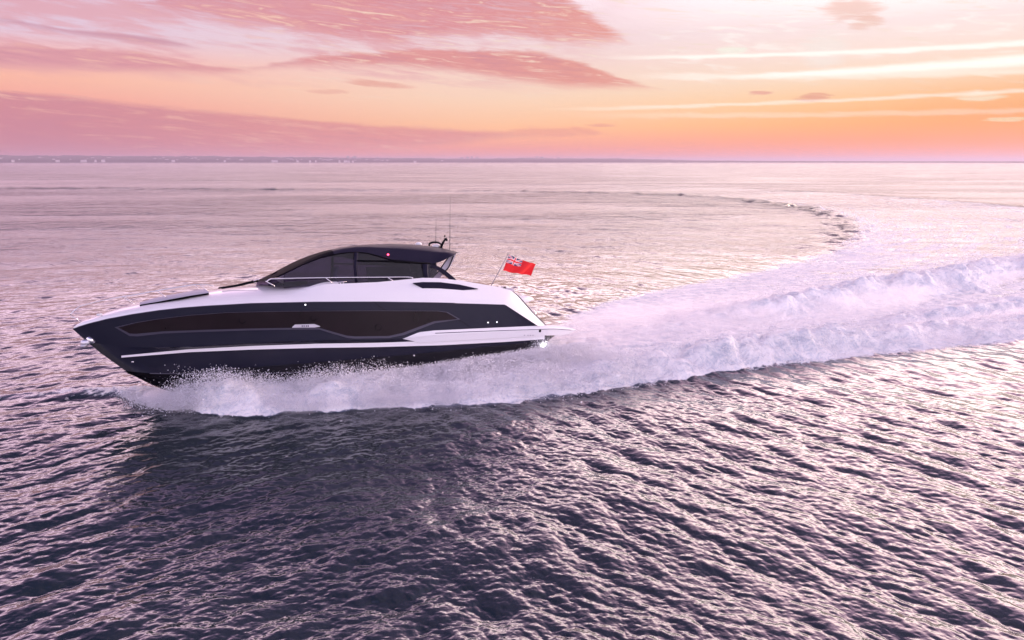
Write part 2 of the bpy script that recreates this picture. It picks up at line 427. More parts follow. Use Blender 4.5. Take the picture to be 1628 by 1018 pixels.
def patch(name, top, bot, m_, off=.008, n=110, nz=6, parent=boat, skirt=.03):
    x0, x1 = top[0][0], top[-1][0]; xs = np.linspace(x0, x1, n)
    a, b = resamp(top, xs), resamp(bot, xs)
    rows = [np.array([PH(x, y, off) for x, y in a+(b-a)*t]) for t in np.linspace(0, 1, nz)]
    mb = MB(); v, f = grid(rows); mb.add(v, f, 0, True)
    for C_ in (rows[0], rows[-1]): v, f = grid([C_, C_-[0, skirt, 0]]); mb.add(v, f, 0, True)
    return mb.build(name, m_, parent)
st_t = [(193,565.8),(300,555.6),(400,550.2),(500,546.8),(600,545.2),(700,541.8),(800,536.6),(866,533.2)]
st_b = [(193,568.8),(300,560.2),(400,556),(500,553.4),(600,552),(700,549.2),(800,544),(866,539.5)]
side_band(st_t, st_b, bT, .03, M['stripe'], 'spray_rail')
wt = [(188,521),(215,514),(250,508),(300,502),(360,497.6),(430,495.8),(500,495),(600,494.6),(695,495),(710,497),(728,507.5)]
wb = [(188,521),(206,530.5),(216,531),(260,527),(330,524.5),(400,522.5),(465,521.5),(508,521.5),(530,528),(552,534),(565,535),(618,534.4),(640,529.5),(665,520),(690,511),(728,507.5)]
patch('window_ledge', [(182,520.5),(215,513),(250,507.3),(300,501.3),(360,497),(430,495.1),(600,494),(697,494.4),(712,496.4),(732,508)],
      [(182,520.5),(206,534.5),(219,535),(260,530.3),(330,527.6),(400,525.4),(465,524.2),(508,524.2),(530,531),(552,537.4),(565,538.5),(618,537.8),(642,533),(667,523.5),(692,514),(732,508)], M['bevel'], .020, 420, 8, skirt=.07)
hw = patch('hull_window', wt, wb, M['gwin'], .027, 420, 8, skirt=.07)
for x, y, r in ((385,510,.095),(498,506.5,.085),(601.5,520.5,.11)):
    c = PH(x, y, .032); mb = MB()
    ring = [c+[r*math.cos(a), 0, r*math.sin(a)] for a in np.linspace(0, 2*math.pi, 25)]
    mb.tube(ring, .012, 6, 0, True, False)
    mb.build('porthole', M['black'], hw)
bp = patch('model_badge', [(464.5,520.5),(469,516.2),(500,515.4),(509,518.8)], [(464.5,521.3),(469,521.2),(500,521),(509,519.6)], M['silver'], .042, 40, 3)
mb = MB()
for x in (480.5, 483.5, 487, 490):
    c = PH(x, 518.6, .048); mb.box(c, (.035, .006, .06), 0, None, True)
mb.build('badge_lettering', M['darkmark'], bp)
# hull seams
for q in ([(595,480.6),(603,487),(614,494)], [(726,506.5),(736,512.5),(746,520)], [(252,595),(252,595)][:0]):
    if q:
        pts = [PH(*p, .004) for p in smoothpts(q, 6)]; MB().tube(pts, .009, 6, 0, True).build('panel_seam', M['black'], boat)
for x, y in ((776,513),(790,512.3),(485.5,484.8)):
    c = PH(x, y, .006); MB().ball(c, (.028, .012, .028), 0, 8, True).build('hull_fitting', M['whitelamp'], boat)
for x, y, bf in ((211,575.5,bT),(508,575,bC)):
    c = P(x, y, bf); MB().ball(c+[0,.01,0], (.045 if x < 300 else .03, .03, .03), 0, 8, True).build('hull_outlet', M['steel'], boat)
c = P(863.5, 549, lambda q: bT(q)+.02); MB().ball(c, (.10, .03, .06)).build('spray_glow', M['sprayglow'], boat)  # added glowing ball standing in for the bright spray at the stern
# thin spray strake line low on the bow
sb = [(238,594),(300,594.6),(370,594.8),(430,594.2),(520,590.2)]
pts = [P(x, y, lambda q: bC(q)+.01) for x, y in resamp(sb, np.linspace(238,520,40))]
MB().tube(pts, .018, 6, 0, True).build('chine_strake', M['bevel'], boat)

# ------------------------------------------------------------------ white upperworks
pD = [(300,470),(335,466),(380,461),(420,455.5),(455,453),(540,451.3),(600,448.8),(630,446),(655,443.5),(672,442),(695,442.3),(730,446),(760,451),(790,456),(812,461.5),(822,470),(845,496),(869,519.5)]
outline = [(115,522.5),(122,516),(130,511.5),(150,504),(165,498.5),(190,490.5),(215,484.5),(240,478.8),(270,472.8),(300,467.2),(335,462),(360,458.5),(405,455),(425,453)]
crown = np.array([P(x, y) for x, y in resamp(outline, np.linspace(115, 425, 90))])
ca = crown[np.argsort(crown[:, 0])]
xa0, xf0 = float(crown[-1, 0]), float(crown[0, 0])
def zS(x): return float(np.interp(x, LS[::-1, 0], LS[::-1, 2]))
def zcrown(x): return float(np.interp(x, ca[:, 0], ca[:, 2]))
dpts = np.array([P(x, y, bD) for x, y in resamp(pD, np.linspace(300, 869, 160))]); da = dpts[np.argsort(dpts[:, 0])]
def zD(x):
    zc, z0 = zcrown(x), zS(x); y, b = bD(x), bS(x)+1e-6
    cam_ = z0+.05+(zc-z0-.05)*(1-(y/b)**2)**.8
    k = min(1, max(0, (x-8.6)/1.6)); k = k*k*(3-2*k)
    return k*cam_+(1-k)*float(np.interp(x, da[:, 0], da[:, 2]))
ub = MB()
xs = np.concatenate([np.linspace(16.45, 14.5, 40), np.linspace(14.45, 9.0, 70)])
xs_all = np.concatenate([xs, np.linspace(8.95, LS[np.argmax(LS[:,1]*0+np.arange(NS)==0),0]*0+2.2, 60)])
# bulwark side (S -> D)
xe = LS[-1, 0]
def Sp(x): return np.array([x, bS(x), zS(x)])
def Dp(x): return np.array([x, bD(x), zD(x)])
xf = np.concatenate([np.linspace(16.45, 9.0, 110), np.linspace(8.95, xe, 120)])
SA = np.array([Sp(x) for x in xf]); DA = np.array([Dp(x) for x in xf])
xe2 = da[0, 0]                     # aft end of the coaming (lower, aft of S)
k_ = (xf-xe)/(16.45-xe)
sh = np.where(xf < 3.5, (3.5-xf)/(3.5-xe), 0)*(xe-xe2)
DA = np.array([Dp(x-s_) for x, s_ in zip(xf, sh)])
rows = [SA+(DA-SA)*t+np.array([0, 1, 0])*(.045*math.sin(math.pi*t))*np.minimum(1, (16.45-xf)/2)[:, None] for t in np.linspace(0, 1, 7)]
v, f = grid(rows); ub.add(v, f, 0, True)
# foredeck
xs = np.linspace(16.45, 8.3, 110); rows = []
for t in np.linspace(1, -1, 21):
    r = []
    for x in xs:
        zc, z0, b = zcrown(x), zS(x), bS(x)+1e-6; y = bD(x)*t
        zz = z0+.05+(zc-z0-.05)*(1-(y/b)**2)**.8
        kk_ = min(1, max(0, (x-8.6)/1.6)); kk_ = kk_*kk_*(3-2*kk_)
        ze = zD(x); zz = zz*kk_+(1-kk_)*(ze*abs(t)**6+(zc if x > xa0 else zc)*(1-abs(t)**6))
        r.append([x, y, zz])
    rows.append(np.array(r))
v, f = grid(rows); ub.add(v, f, 0)
# coaming cap and inner wall aft of the windscreen, side decks
m0 = xf < 9.0
Ax = DA[m0]; cap = Ax+[0, -.10, .0]; low = cap+[0, -.02, -.38]
low[:, 2] = np.maximum(low[:, 2], 1.15); low2 = low*[1, 0, 1]+[0, 1.35, 0]; low2[:, 1] = np.minimum(low2[:, 1], low[:, 1]-.05)
for A, B in ((Ax, cap), (cap, low), (low, low2)): v, f = grid([A, B]); ub.add(v, f, 0, True)
ub.build('deck_and_bulwark', M['white'], boat, join=True)
# dark grey pinstripe between navy and white
pts = [LS[i]+[0, .006, 0] for i in range(2, NS-30)]
MB().tube(pts, .012, 6, 0, True).build('gunwale_trim', M['bevel'], boat)
# bulwark air intake (dark, wedge)
bDm = lambda x: bS(x)-.12
side_band([(656.5,450),(672,448.6),(700,448.8),(730,452.5),(760,459.2)], [(656.5,450.4),(678,462.4),(700,462.3),(735,461.8),(760,459.8)], lambda x: bS(x)-.16, .03, M['roof'], 'air_intake', 60, boat, 4)
# aft quarter shelf and swim platform (white swoosh)
sw_t = [(640,538.5),(655,532),(668,528.2),(690,525.7),(800,520.6),(870,517.6),(895,519),(908,521.6),(916,524.6)]
sw_b = [(640,539),(668,545),(700,543),(800,537.7),(866,533.7),(882,533.6),(904,531.6),(916,525)]
xs = np.linspace(640, 916, 120); bsw = lambda x: bT(max(x, 0))+.075+min(0, x)*.12
A = np.array([P(x, y, bsw) for x, y in resamp(sw_t, xs)]); B = np.array([P(x, y, bsw) for x, y in resamp(sw_b, xs)])
Mi = .42*B+.58*A; Mi[:, 1] += .03
mb = MB(); v, f = grid([A, Mi]); mb.add(v, f, 0, True); v, f = grid([Mi-[0,.012,0], B]); mb.add(v, f, 0, True)
ia = A[:, 0] > -.05
v, f = grid([A[ia], A[ia]*[1, 1, 1]-[0, .25, 0]]); mb.add(v, f, 0, True); v, f = grid([B[ia], B[ia]-[0, .2, 0]]); mb.add(v, f, 0, True)
ap = A[~ia]; bp_ = B[~ia]; sg = np.linspace(1, -1, 17)
def across(L_): return [L_*[1, 0, 1]+np.stack([-.22*(1-abs(s_)**3)*np.clip(-L_[:, 0]/1.5, 0, 1)**2, L_[:, 1]*s_, 0*L_[:, 0]], 1) for s_ in sg]
v, f = grid(across(ap)); mb.add(v, f, 0); v, f = grid(across(bp_)); mb.add(v, f, 0)
v, f = grid([np.array([r[-1] for r in across(ap)]), np.array([r[-1] for r in across(bp_)])]); mb.add(v, f, 0)
mb.build('swim_platform', M['white'], boat, join=True)
MB().tube([P(x, y, lambda q: bsw(q)+.022) for x, y in smoothpts([(692,530),(760,527.2),(850,524.2),(880,523.4),(908,525)], 60)], .014, 6, 0, True).build('groove_line', M['bevel'], boat)
c = P(858.5,526.4, lambda x: bsw(x)+.02); MB().tube([c-[0,.03,0], c+[0,.012,0]], .055, 14, 0, True).build('exhaust_port', M['black'], boat)
mb = MB()
for x in (834, 839.5, 843.5, 847.5):
    c = P(x, 533.2, lambda q: bsw(q)+.02); MB().box(c, (.05, .012, .022), 0, None, True).build('maker_letter', M['darkmark'], boat)
pb = MB(); c = P(874, 537, 1.9); pb.add(*grid([np.array([[.05, y, c[2]+.12] for y in np.linspace(-1.9, 1.9, 9)]), np.array([[-.55, y, c[2]+.12] for y in np.linspace(-1.9, 1.9, 9)]), np.array([[.0, y, c[2]-.2] for y in np.linspace(-1.9, 1.9, 9)])]))
pb.build('platform_bracket', M['teak'], boat)
# transom / garage door between the quarters
mb = MB()
q = np.array([DA[-40:][i] for i in range(40)]); v, f = grid([q*[1, s_, 1]-[.12, 0, .06] for s_ in np.linspace(1, -1, 9)]); mb.add(v, f, 0)
mb.build('transom_door', M['white'], boat)
# grab handle on quarter
c = P(845, 496, bD); MB().tube(smoothpts([c, c+[-.10, 0, .06], c+[-.2, 0, -.06], c+[-.16, 0, -.16]], 10), .014, 6, 0, True).build('grab_handle', M['steel'], boat)

# ------------------------------------------------------------------ superstructure
roof_top = [(406,448.5),(430,437.2),(445,429.8),(460,422),(480,412.2),(500,404.3),(520,398.2),(540,393.8),(560,391),(580,389.4),(620,388.2),(650,389.2),(680,391.8),(705,396.5),(726,402.6)]
fas = [(424,448),(440,440.5),(450,436),(465,428.8),(480,421.5),(510,410),(540,403.4),(555,401.8),(570,401.4),(585,403),(600,407),(622,413.5),(650,416),(675,418.6),(688,419.6),(700,416.6),(726,403.6)]
NR = 150
u = np.linspace(0, 1, NR)
Rt = np.array([P(x, y, 0.0) for x, y in resamp(roof_top, 406+320*u)])
bR = lambda x: 1.72-.30*max(0, (x-6.5)/3.5)**1.5
Rf = np.array([P(x, y, bR) for x, y in resamp(fas, 424+302*u)])
rr = []
for s_ in np.linspace(0, 1, 12):                      # camber from crown to fascia shoulder
    y = .86*s_
    r = Rt*(1-y)+Rf*y; r[:, 2] = Rt[:, 2]*(1-y**2.6)+(Rf[:, 2]+.45*(Rt[:, 2]-Rf[:, 2]))*y**2.6
    r[:, 0] = Rt[:, 0]*(1-s_**2*.9)+Rf[:, 0]*s_**2*.9
    rr.append(r)
rr.append(Rf)
v, f = grid(rr)
nf = NR-1; mi = [0 if (i % nf) > 52 else 1 for i in range(len(f))]
mb = MB(); mb.add(v, f, 0, True); mb.mi = mi+mi
mb.build('hardtop', [M['roof'], M['black']], boat, join=True)
v, f = grid([Rf+[0, -.02, .0], Rf*[1, .5, 1]+[0, 0, .10], Rf*[1, 0, 1]+[0, 0, .12]]); MB().add(v[:], [q for q in f if (q[0] % NR) > 50], 0, True).build('headlining', M['darkvinyl'], boat, join=True)
MB().tube([p+[0, .012, 0] for p in Rf[:-22]], .022, 6, 0, True).build('roof_seal', M['black'], boat)
# side glass
base_ = [(424,451.5),(455,453.5),(540,451.8),(600,449.5),(640,447.5),(690,446)]
bB = lambda x: 1.78-.30*max(0, (x-6.5)/3.5)**1.5
xs = np.linspace(426, 684, 100)
GA = np.array([P(x, y+.4, lambda q: bR(q)-.02) for x, y in resamp(fas, xs)]); GB = np.array([P(x, y+3, bB) for x, y in resamp(base_, xs)])
v, f = grid(sub(GA, GB, 6)); MB().add(v, f, 0, True).build('side_glass', M['glass'], boat)
def onglass(px, py, off=.02): return P(px, py, lambda q: (bR(q)+bB(q))/2+off)
MB().tube([onglass(566,402), onglass(565,425), onglass(567,452)], [.07,.06,.06], 4, 0, True).build('door_pillar', M['roof'], boat)
MB().tube([onglass(566,415), onglass(620,415.5), onglass(684,419)], .03, 4, 0, True).build('window_rail', M['black'], boat)
MB().tube([onglass(676,420), onglass(677,435), onglass(679,448)], [.12,.10,.09], 4, 0, True).build('aft_pillar', M['roof'], boat)
MB().tube([onglass(452,437), onglass(451,445), onglass(451,453)], .012, 4, 0, True).build('glass_mullion', M['black'], boat)
tri = [P(436,444,lambda q: bB(q)+.01), P(451,437,lambda q: bB(q)+.01), P(451,451.5,lambda q: bB(q)+.01)]
MB().add(tri, [(0,1,2)], 0, True).build('quarter_light', M['clear'], boat)
# aft arch, quarter glass, hardtop struts
arch = [(680,419.8),(690,421),(704,427.5),(716,436.5),(727,446.5)]
aa = np.array([P(x, y, 1.66) for x, y in smoothpts(arch, 24)]); 
mb = MB()
tn = np.gradient(aa[:, [0, 2]], axis=0); tn /= np.linalg.norm(tn, axis=1)[:, None]; nn = np.stack([-tn[:, 1], tn[:, 0]], 1)
if nn[5, 1] > 0: nn = -nn
wv = np.linspace(.13, .17, 24)[:, None]
lo = aa.copy(); lo[:, [0, 2]] += nn*wv
for y0 in (0, -.07): v, f = grid([aa+[0, y0, 0], lo+[0, y0, 0]]); mb.add(v, f, 0, True)
v, f = grid([aa, aa-[0, .07, 0]]); mb.add(v, f, 0, True); v, f = grid([lo, lo-[0, .07, 0]]); mb.add(v, f, 0, True)
mb.build('aft_arch', M['roof'], boat)
g0 = [P(680,422,1.62), P(690,424,1.62), P(704,431,1.62), P(718,443,1.62), P(720,449,1.62), P(680,449,1.62)]
MB().add(g0, [(0,1,2,3,4,5)], 0, True).build('quarter_glass', M['clear'], boat)
fs = [P(712,409.5,1.35), P(725,404.2,1.35), P(716,424,1.45), P(703,437,1.5), P(696,448,1.5), P(682,448,1.5), P(697,431,1.5)]
mb = MB(); mb.add(fs, [(0,1,2,3,4,5,6)], 0, True); mb.build('hardtop_strut', M['grey'], boat)
for a_e in ([(713,409),(697,432),(682,447.5)], [(721,407),(714,424),(704,437)]):
    MB().tube([P(x, y, 1.52 if i else 1.4) for i, (x, y) in enumerate(a_e)], .022, 6, 0, True).build('strut_edge', M['black'], boat)
# interior: sole, dash, helm seats, settee
xg0, xg1 = float(GB[-1, 0]), float(GB[0, 0]); zb = float(GB[:, 2].mean())
MB().box(((xg0+xg1)/2-.3, 0, zb-.5), (xg1-xg0, 2.9, .06)).build('cabin_sole', M['teak'], boat)
c = P(462, 447, .3); MB().box((c[0], 0, zb+.02), (.8, 2.4, .5), 0).build('dashboard', M['darkvinyl'], boat)
def seat(px, py, Y, w=.55):
    c = P(px, py, Y); mb = MB()
    mb.box((c[0], Y, zb+.05), (.55, w, .14)); mb.box((c[0]-.26, Y, zb+.38), (.14, w, .62), 0, ('Y', -.2)); mb.box((c[0], Y, zb-.2), (.2, .2, .5))
    mb.build('helm_seat', M['grey'], boat)
seat(520, 440, .9); seat(520, 440, -.2)
c = P(630, 440, -.9); MB().box((c[0], -.9, zb+.0), (2.2, .7, .5)).box((c[0], -1.25, zb+.35), (2.2, .16, .5)).build('settee', M['grey'], boat)
MB().box((P(672,440,0)[0], 0, zb+.3), (.12, 2.9, 1.25)).build('cabin_bulkhead', M['roof'], boat)
# wiper & windscreen cowl at the base of the screen
cw = [(345,460),(356,456.8),(380,453.5),(405,447.6),(412,446)]
MB().tube([P(x, y, .55) for x, y in smoothpts([(352,458.4),(380,454),(410,447)], 20)], [.02]+[.035]*18+[.05], 6, 0, True).build('windscreen_cowl', M['black'], boat)
MB().tube([P(431,438.5,.4), P(437,434,.4), P(441,433,.4)], .02, 6).build('wiper', M['black'], boat)
# foredeck sunpad
def zf(x, y):
    return zcrown(x)-.25*(y/2)**2
xsun = np.linspace(P(222,482,.6)[0], P(330,464,.6)[0], 30)
pad = MB(); rows = []
for y, dz in ((1.0, -.05), (1.0, .03), (.92, .06), (0, .08), (-.92, .06), (-1.0, .03), (-1.0, -.05)):
    rows.append(np.array([[x, y*min(1, .55+.45*(xsun[0]-x)/1.2), zf(x, y)+dz*min(1, .5+(xsun[0]-x))] for x in xsun]))
v, f = grid(rows); pad.add(v, f); v2, f2 = grid([np.array([r[0] for r in rows]), np.array([r[0]*[1,1,1]-[0,0,.2] for r in rows])]); pad.add(v2, f2)
pad.build('sunpad', M['grey'], boat)
MB().tube([r+[0, .01, .03] for r in rows[0]], .035, 6, 0, False).tube([r+[0, -.01, .03] for r in rows[-1]], .035, 6).build('sunpad_base', M['black'], boat)

# ------------------------------------------------------------------ rails, mast, antennas
br = lambda x: max(bS(x)-.08, .0)
rail = [(111.5,500.5),(118,494),(127,487.5),(150,481),(180,474.5),(215,469),(260,461),(300,454.5),(322,452),(340,455)]
rp = [P(x, y, (lambda q: max(.12, bS(q)-.1)) if i else .0) for i, (x, y) in enumerate(smoothpts(rail, 60))]
rp[0][1] = 0.0
mb = MB().tube(rp, .013, 6, 0, True); prl = mb.build('pulpit_rail', M['steel'], boat)
for (a, b) in (((193,471.5),(216,485)), ((317,452.6),(332,464)), ((111.5,500.5),(128,512)), ((113,505),(124,507)),((250,462.8),(266,474))):
    fy = lambda q: max(.02, bS(q)-.12)
    MB().tube([P(*a, fy), P(*b, fy)], .010, 6, 0, True).build('stanchion', M['steel'], prl)
sr = [(424,448),(429,444.5),(440,443.2),(520,441.6),(600,441),(650,440.8),(656,443.5)]
fy = lambda q: bD(q)-.03
srl = MB().tube([P(x, y, fy) for x, y in smoothpts(sr, 50)], .02, 8, 0, True).build('side_rail', M['steel'], boat)
for a, b in (((422,447),(437,455)), ((518,442),(531,452)), ((617,441.5),(628,449))):
    MB().tube([P(*a, fy), P(*b, fy)], .017, 6, 0, True).build('stanchion', M['steel'], srl)
c = P(543.5, 450.8, fy); MB().tube([c+[.16,0,.05], c+[-.16,0,.05]], .014, 6, 0, True).tube([c+[.05,0,-.05], c+[.05,0,.05]], .014, 6, 0, True).tube([c+[-.05,0,-.05], c+[-.05,0,.05]], .014, 6, 0, True).build('mooring_cleat', M['steel'], boat)
c = P(158, 500.5, .35); MB().box(c, (.16, .1, .07)).build('deck_fitting', M['white'], boat)
for x, y0, y1, Yq in ((715.2,398,309,.6), (692.8,392,341,-.2)):
    a = P(x, y0, Yq); w0 = Matrix(BM) @ Vector(a); h = P(x, y1, Yq)[2]-a[2]
    top = P(x+.6, y1, Yq)
    MB().tube([a, (a+top)/2, top], [.016, .010, .006], 6).build('whip_antenna', M['darkvinyl'], boat)
# radar mast: low hoop with forward horn and raised aft light
Y0 = .25
ms = MB()
ms.tube([P(x, y, Y0) for x, y in smoothpts([(701,394),(702,391),(704.5,386),(707.5,381),(710,379.5)], 10)], [.075,.07,.06,.055,.05,.045,.04,.04,.04,.035], 8)
ms.tube([P(x, y, Y0) for x, y in smoothpts([(702,390),(698,386.5),(693,385.3),(687,385.6),(682.5,388.2),(683,391)], 12)], .038, 8)
ms.tube([P(708,381,Y0), P(711,382.5,Y0)], .04, 6); ms.ball(P(707,375.5,Y0), .035); ms.tube([P(707,380,Y0), P(707,375.5,Y0)], .015, 6)
mast = ms.build('radar_mast', M['black'], boat)
MB().ball(P(665.5,388.6,0), (.14,.14,.09)).build('satellite_dome', M['white'], boat)
MB().ball(P(694,392,0), (.2,.2,.1)).build('radar_dome', M['white'], boat)
nl = MB().ball(P(617,405, lambda q: bR(q)+.0), (.035,.03,.035)).build('navigation_light', M['redlamp'], boat)

# ------------------------------------------------------------------ anchor, tender ledge, cushions
an = MB(); c = P(136, 545, 0)
an.tube([P(146,541,0), P(136,546,0), P(128,550,0)], [.05,.05,.04], 8)
an.ball(P(136,545,0), (.15,.09,.12), 0, 8)
an.add([P(121,551.5,0), P(141,553,.0), P(138,549.5,.16), P(138,549.5,-.16), P(130,548,0)], [(0,1,2),(0,3,1),(0,2,4),(0,4,3),(1,4,2),(1,3,4)], 0)
an.build('anchor', M['anchor'], boat)
an = MB(); an.tube([P(140,536,0), P(149,546,0)], [.09,.11], 10); an.build('anchor_roller', M['steel'], boat)
# aft sunbed seen over the transom, striped cushions in the cockpit
c = P(838, 477, -1.2); mb = MB()
A = np.array([P(x, y, -.9) for x, y in [(812,470.5),(835,470),(846,473),(848,476)]]); B = np.array([P(x, y, -.9) for x, y in [(815,478),(826,484),(840,481),(848,477)]])
v, f = grid([A*[1, 0, 1]+[0, -1.7, .0], A, B, B*[1, 0, 1]+[0, -1.7, 0]]); mb.add(v, f); mb.build('sunbed_backrest', M['white'], boat)
mb = MB()
for i, x in enumerate(np.linspace(782, 802, 6)):
    c = P(x, 460.5+i*.2, 1.35); MB().box(c, (.22, .4, .22), 0, ('Y', .2)).build('cockpit_cushion', [M['grey'], M['darkvinyl'], M['white']][i % 3], boat)
c = P(809, 463, 1.6); MB().ball(c, (.28, .15, .12)).build('coaming_pad', M['grey'], boat)

# ------------------------------------------------------------------ ensign and staff
fl = bpy.data.objects.new('ensign', None); SC.collection.objects.link(fl)
YF = .3
fb = np.array(P(780, 455, YF))
fl.matrix_world = BM @ Matrix.Translation(Vector(fb)); FI = fb
tag(fl, 'red ensign flag with union canton flying from a slanted staff at the stern', 'flag')
def F_(px, py, y=YF): return P(px, py, y)-FI
MB().tube([F_(780,456), F_(807.8,405)], [.024, .018], 8).ball(F_(808,404), .03).build('flag_staff', M['staff'], fl)
cl_ = []
for nm, c in (('flag_red', (.72, .008, .012)), ('flag_blue', (.02, .025, .09)), ('flag_white', (.78, .76, .78))): cl_.append(mat(nm, c, .8, 0, 0, .06))
def ufc(u, v):
    """face colour of the ensign, u along the fly (0-1), v down the hoist"""
    if u > .5 or v > .5: return 0
    x = (u/.5-.5)*2; y = (v/.5-.5)          # canton 2:1 -> x -1..1, y -.5...5
    if abs(x) < .10 or abs(y) < .10: return 0
    if abs(x) < .17 or abs(y) < .17: return 2
    d = (y-x*.5*(1 if True else 1))/1.118; e = (y+x*.5)/1.118
    if abs(d) < .035 or abs(e) < .035: return 0
    if abs(d) < .10 or abs(e) < .10: return 2
    return 1
nu, nv = 96, 64
TL, BL_, TR, BR = F_(809,406), F_(800,430.5), F_(854,421.5), F_(843,439)
v = []; 
for j in range(nv+1):
    for i in range(nu+1):
        a, b = i/nu, j/nv
        p = TL*(1-a)*(1-b)+TR*a*(1-b)+BL_*(1-a)*b+BR*a*b
        amp = .10*a**.6
        p = p+np.array([.015*math.sin(9*a+b), amp*math.sin(a*11+b*2.2), .03*a*math.sin(7*a+1+b)+.012*math.sin(16*a)])
        v.append(p)
f = []; mi = []
for j in range(nv):
    for i in range(nu):
        f.append((j*(nu+1)+i, j*(nu+1)+i+1, (j+1)*(nu+1)+i+1, (j+1)*(nu+1)+i)); mi.append(ufc((i+.5)/nu, (j+.5)/nv))
mesh('flag_cloth', v, f, cl_, fl, True, mi)

# ------------------------------------------------------------------ sea
rng = np.random.default_rng(7)
def fft_tile(L, n, lmin, lmax, rms_slope, wdir, spread, beta=2.5):
    k1 = 2*np.pi*np.fft.fftfreq(n, L/n); kx, ky = np.meshgrid(k1, k1, indexing='ij'); k = np.hypot(kx, ky); k[0, 0] = 1
    band = ((k > 2*np.pi/lmax) & (k < 2*np.pi/lmin)).astype(float)
    th = np.arctan2(ky, kx)-wdir
    dirw = np.abs(np.cos(th/1.0))**spread+.05
    A = k**-beta*np.sqrt(dirw)*band
    ph = rng.normal(size=(n, n))+1j*rng.normal(size=(n, n))
    h = A*ph
    sx = np.fft.ifft2(1j*kx*h).real; sy = np.fft.ifft2(1j*ky*h).real
    sc_ = rms_slope/np.sqrt((sx**2+sy**2).mean())
    H = np.fft.ifft2(h).real*sc_; Dx = np.fft.ifft2(-1j*kx/k*h).real*sc_; Dy = np.fft.ifft2(-1j*ky/k*h).real*sc_
    return np.stack([H, Dx, Dy], -1)
def sample(tile, L, x, y):
    n = tile.shape[0]; u = (x/L*n) % n; v = (y/L*n) % n
    i = u.astype(int); j = v.astype(int); fu = (u-i)[:, None]; fv = (v-j)[:, None]
    fu = fu*fu*(3-2*fu)*.35+fu*.65; fv = fv*fv*(3-2*fv)*.35+fv*.65
    i1 = (i+1) % n; j1 = (j+1) % n; i %= n; j %= n
    return tile[i, j]*(1-fu)*(1-fv)+tile[i1, j]*fu*(1-fv)+tile[i, j1]*(1-fu)*fv+tile[i1, j1]*fu*fv
WD = math.radians(75)
TILES = [(101.0, fft_tile(101.0, 512, 2.4, 6.0, .032, WD, 3.0), None, 4.5),
         (19.0, fft_tile(19.0, 512, .24, 1.5, .116, math.radians(36), 5.0, 2.3), fft_tile(19.0, 512, .24, 1.4, .120, math.radians(124), 5.0, 2.3), .7),
         (5.9, fft_tile(5.9, 512, .05, .30, .115, math.radians(55), 3.0), fft_tile(5.9, 512, .05, .30, .115, math.radians(108), 3.0), .2)]
def sst(x, a, b): t = np.clip((x-a)/(b-a), 0, 1); return t*t*(3-2*t)
def vnoise_tile(L, n, lmin, lmax, beta):
    k1 = 2*np.pi*np.fft.fftfreq(n, L/n); kx, ky = np.meshgrid(k1, k1, indexing='ij'); k = np.hypot(kx, ky); k[0, 0] = 1
    h = k**-beta*((k > 2*np.pi/lmax) & (k < 2*np.pi/lmin))*(rng.normal(size=(n, n))+1j*rng.normal(size=(n, n)))
    H = np.fft.ifft2(h).real; H /= H.std(); return np.stack([H, H*0, H*0], -1)
NZ1 = vnoise_tile(40., 512, .5, 6., 1.6); NZ2 = vnoise_tile(9., 512, .08, 1.2, 1.5); NZ3 = vnoise_tile(23., 512, .45, 2.6, 2.2)
def nz(t, L, x, y): return sample(t, L, x, y)[:, 0]

def poly_dist(px, py, pts):
    """distance to polyline, arc length at nearest point, side (+ left of travel)"""
    best = np.full(px.shape, 1e9); arc = np.zeros_like(best); side = np.zeros_like(best); s0 = 0.0
    for (x0, y0), (x1, y1) in zip(pts[:-1], pts[1:]):
        ex, ey = x1-x0, y1-y0; L = math.hypot(ex, ey)
        t = np.clip(((px-x0)*ex+(py-y0)*ey)/(L*L), 0, 1); qx, qy = px-x0-t*ex, py-y0-t*ey; d = np.hypot(qx, qy)
        m_ = d < best; best[m_] = d[m_]; arc[m_] = s0+t[m_]*L; side[m_] = np.sign(ex*qy-ey*qx)[m_]; s0 += L
    return best, arc, side
def sp2(pts, n): return [tuple(p) for p in smoothpts(pts, n)]
# wake boundaries on the water (metres, from the boat's turn): inner edge, outer edge
INNER = sp2([(1.0,31.5),(3.5,37.0),(8,42.5),(14.2,48.1),(27.9,62.1),(38.6,79.1),(47.5,102.1),(51.5,132.7),(42.7,164.5),(14.4,184.9),(-56,197),(-155,211),(-300,225)], 70)
OUTER = sp2([(-14.6,23.6),(-12.2,21.6),(-10.3,20.4),(-7.5,20.9),(-2.4,21.2),(0.8,22.0),(6.7,24.5),(12.4,26.6),(18.7,28.6),(23,29.8),(34,34),(52,44),(72,64),(84,92),(88.5,118),(88,140),(79.8,181),(48.5,227),(-53,275),(-155,300),(-300,320)], 110)
# crest lines of the steep foam walls: (x, y, height, half width)
R1 = [(-13.6,23.2,.05,.35),(-12.5,22.4,.14,.5),(-11.2,21.8,.24,.8),(-9.6,21.6,.90,.95),(-7.6,22.0,.55,1.1),(-5.2,22.35,.72,1.25),(-3,22.75,.50,1.35),(-.6,23.2,.66,1.4),(1.5,23.8,.50,1.35),(4,24.9,.70,1.3),(7,26.2,.85,1.3),(10,27.5,.95,1.3),(13,28.6,.95,1.3),(16,29.8,.80,1.4),(19,31.0,.6,1.5),(23,32.0,.5,1.7),(28,34.0,.5,1.9),(36,38,.45,2.2),(50,46,.3,2.5)]
R2 = [(6,31.5,.1,1.3),(9,33.5,.35,1.4),(12,35.0,.75,1.5),(16,37,1.0,1.6),(20,39.4,1.15,1.7),(24,41.9,1.2,1.8),(29,44.6,1.15,1.9),(34,48.5,1.1,2.0),(40,52,1.0,2.2),(52,62,.6,2.6)]
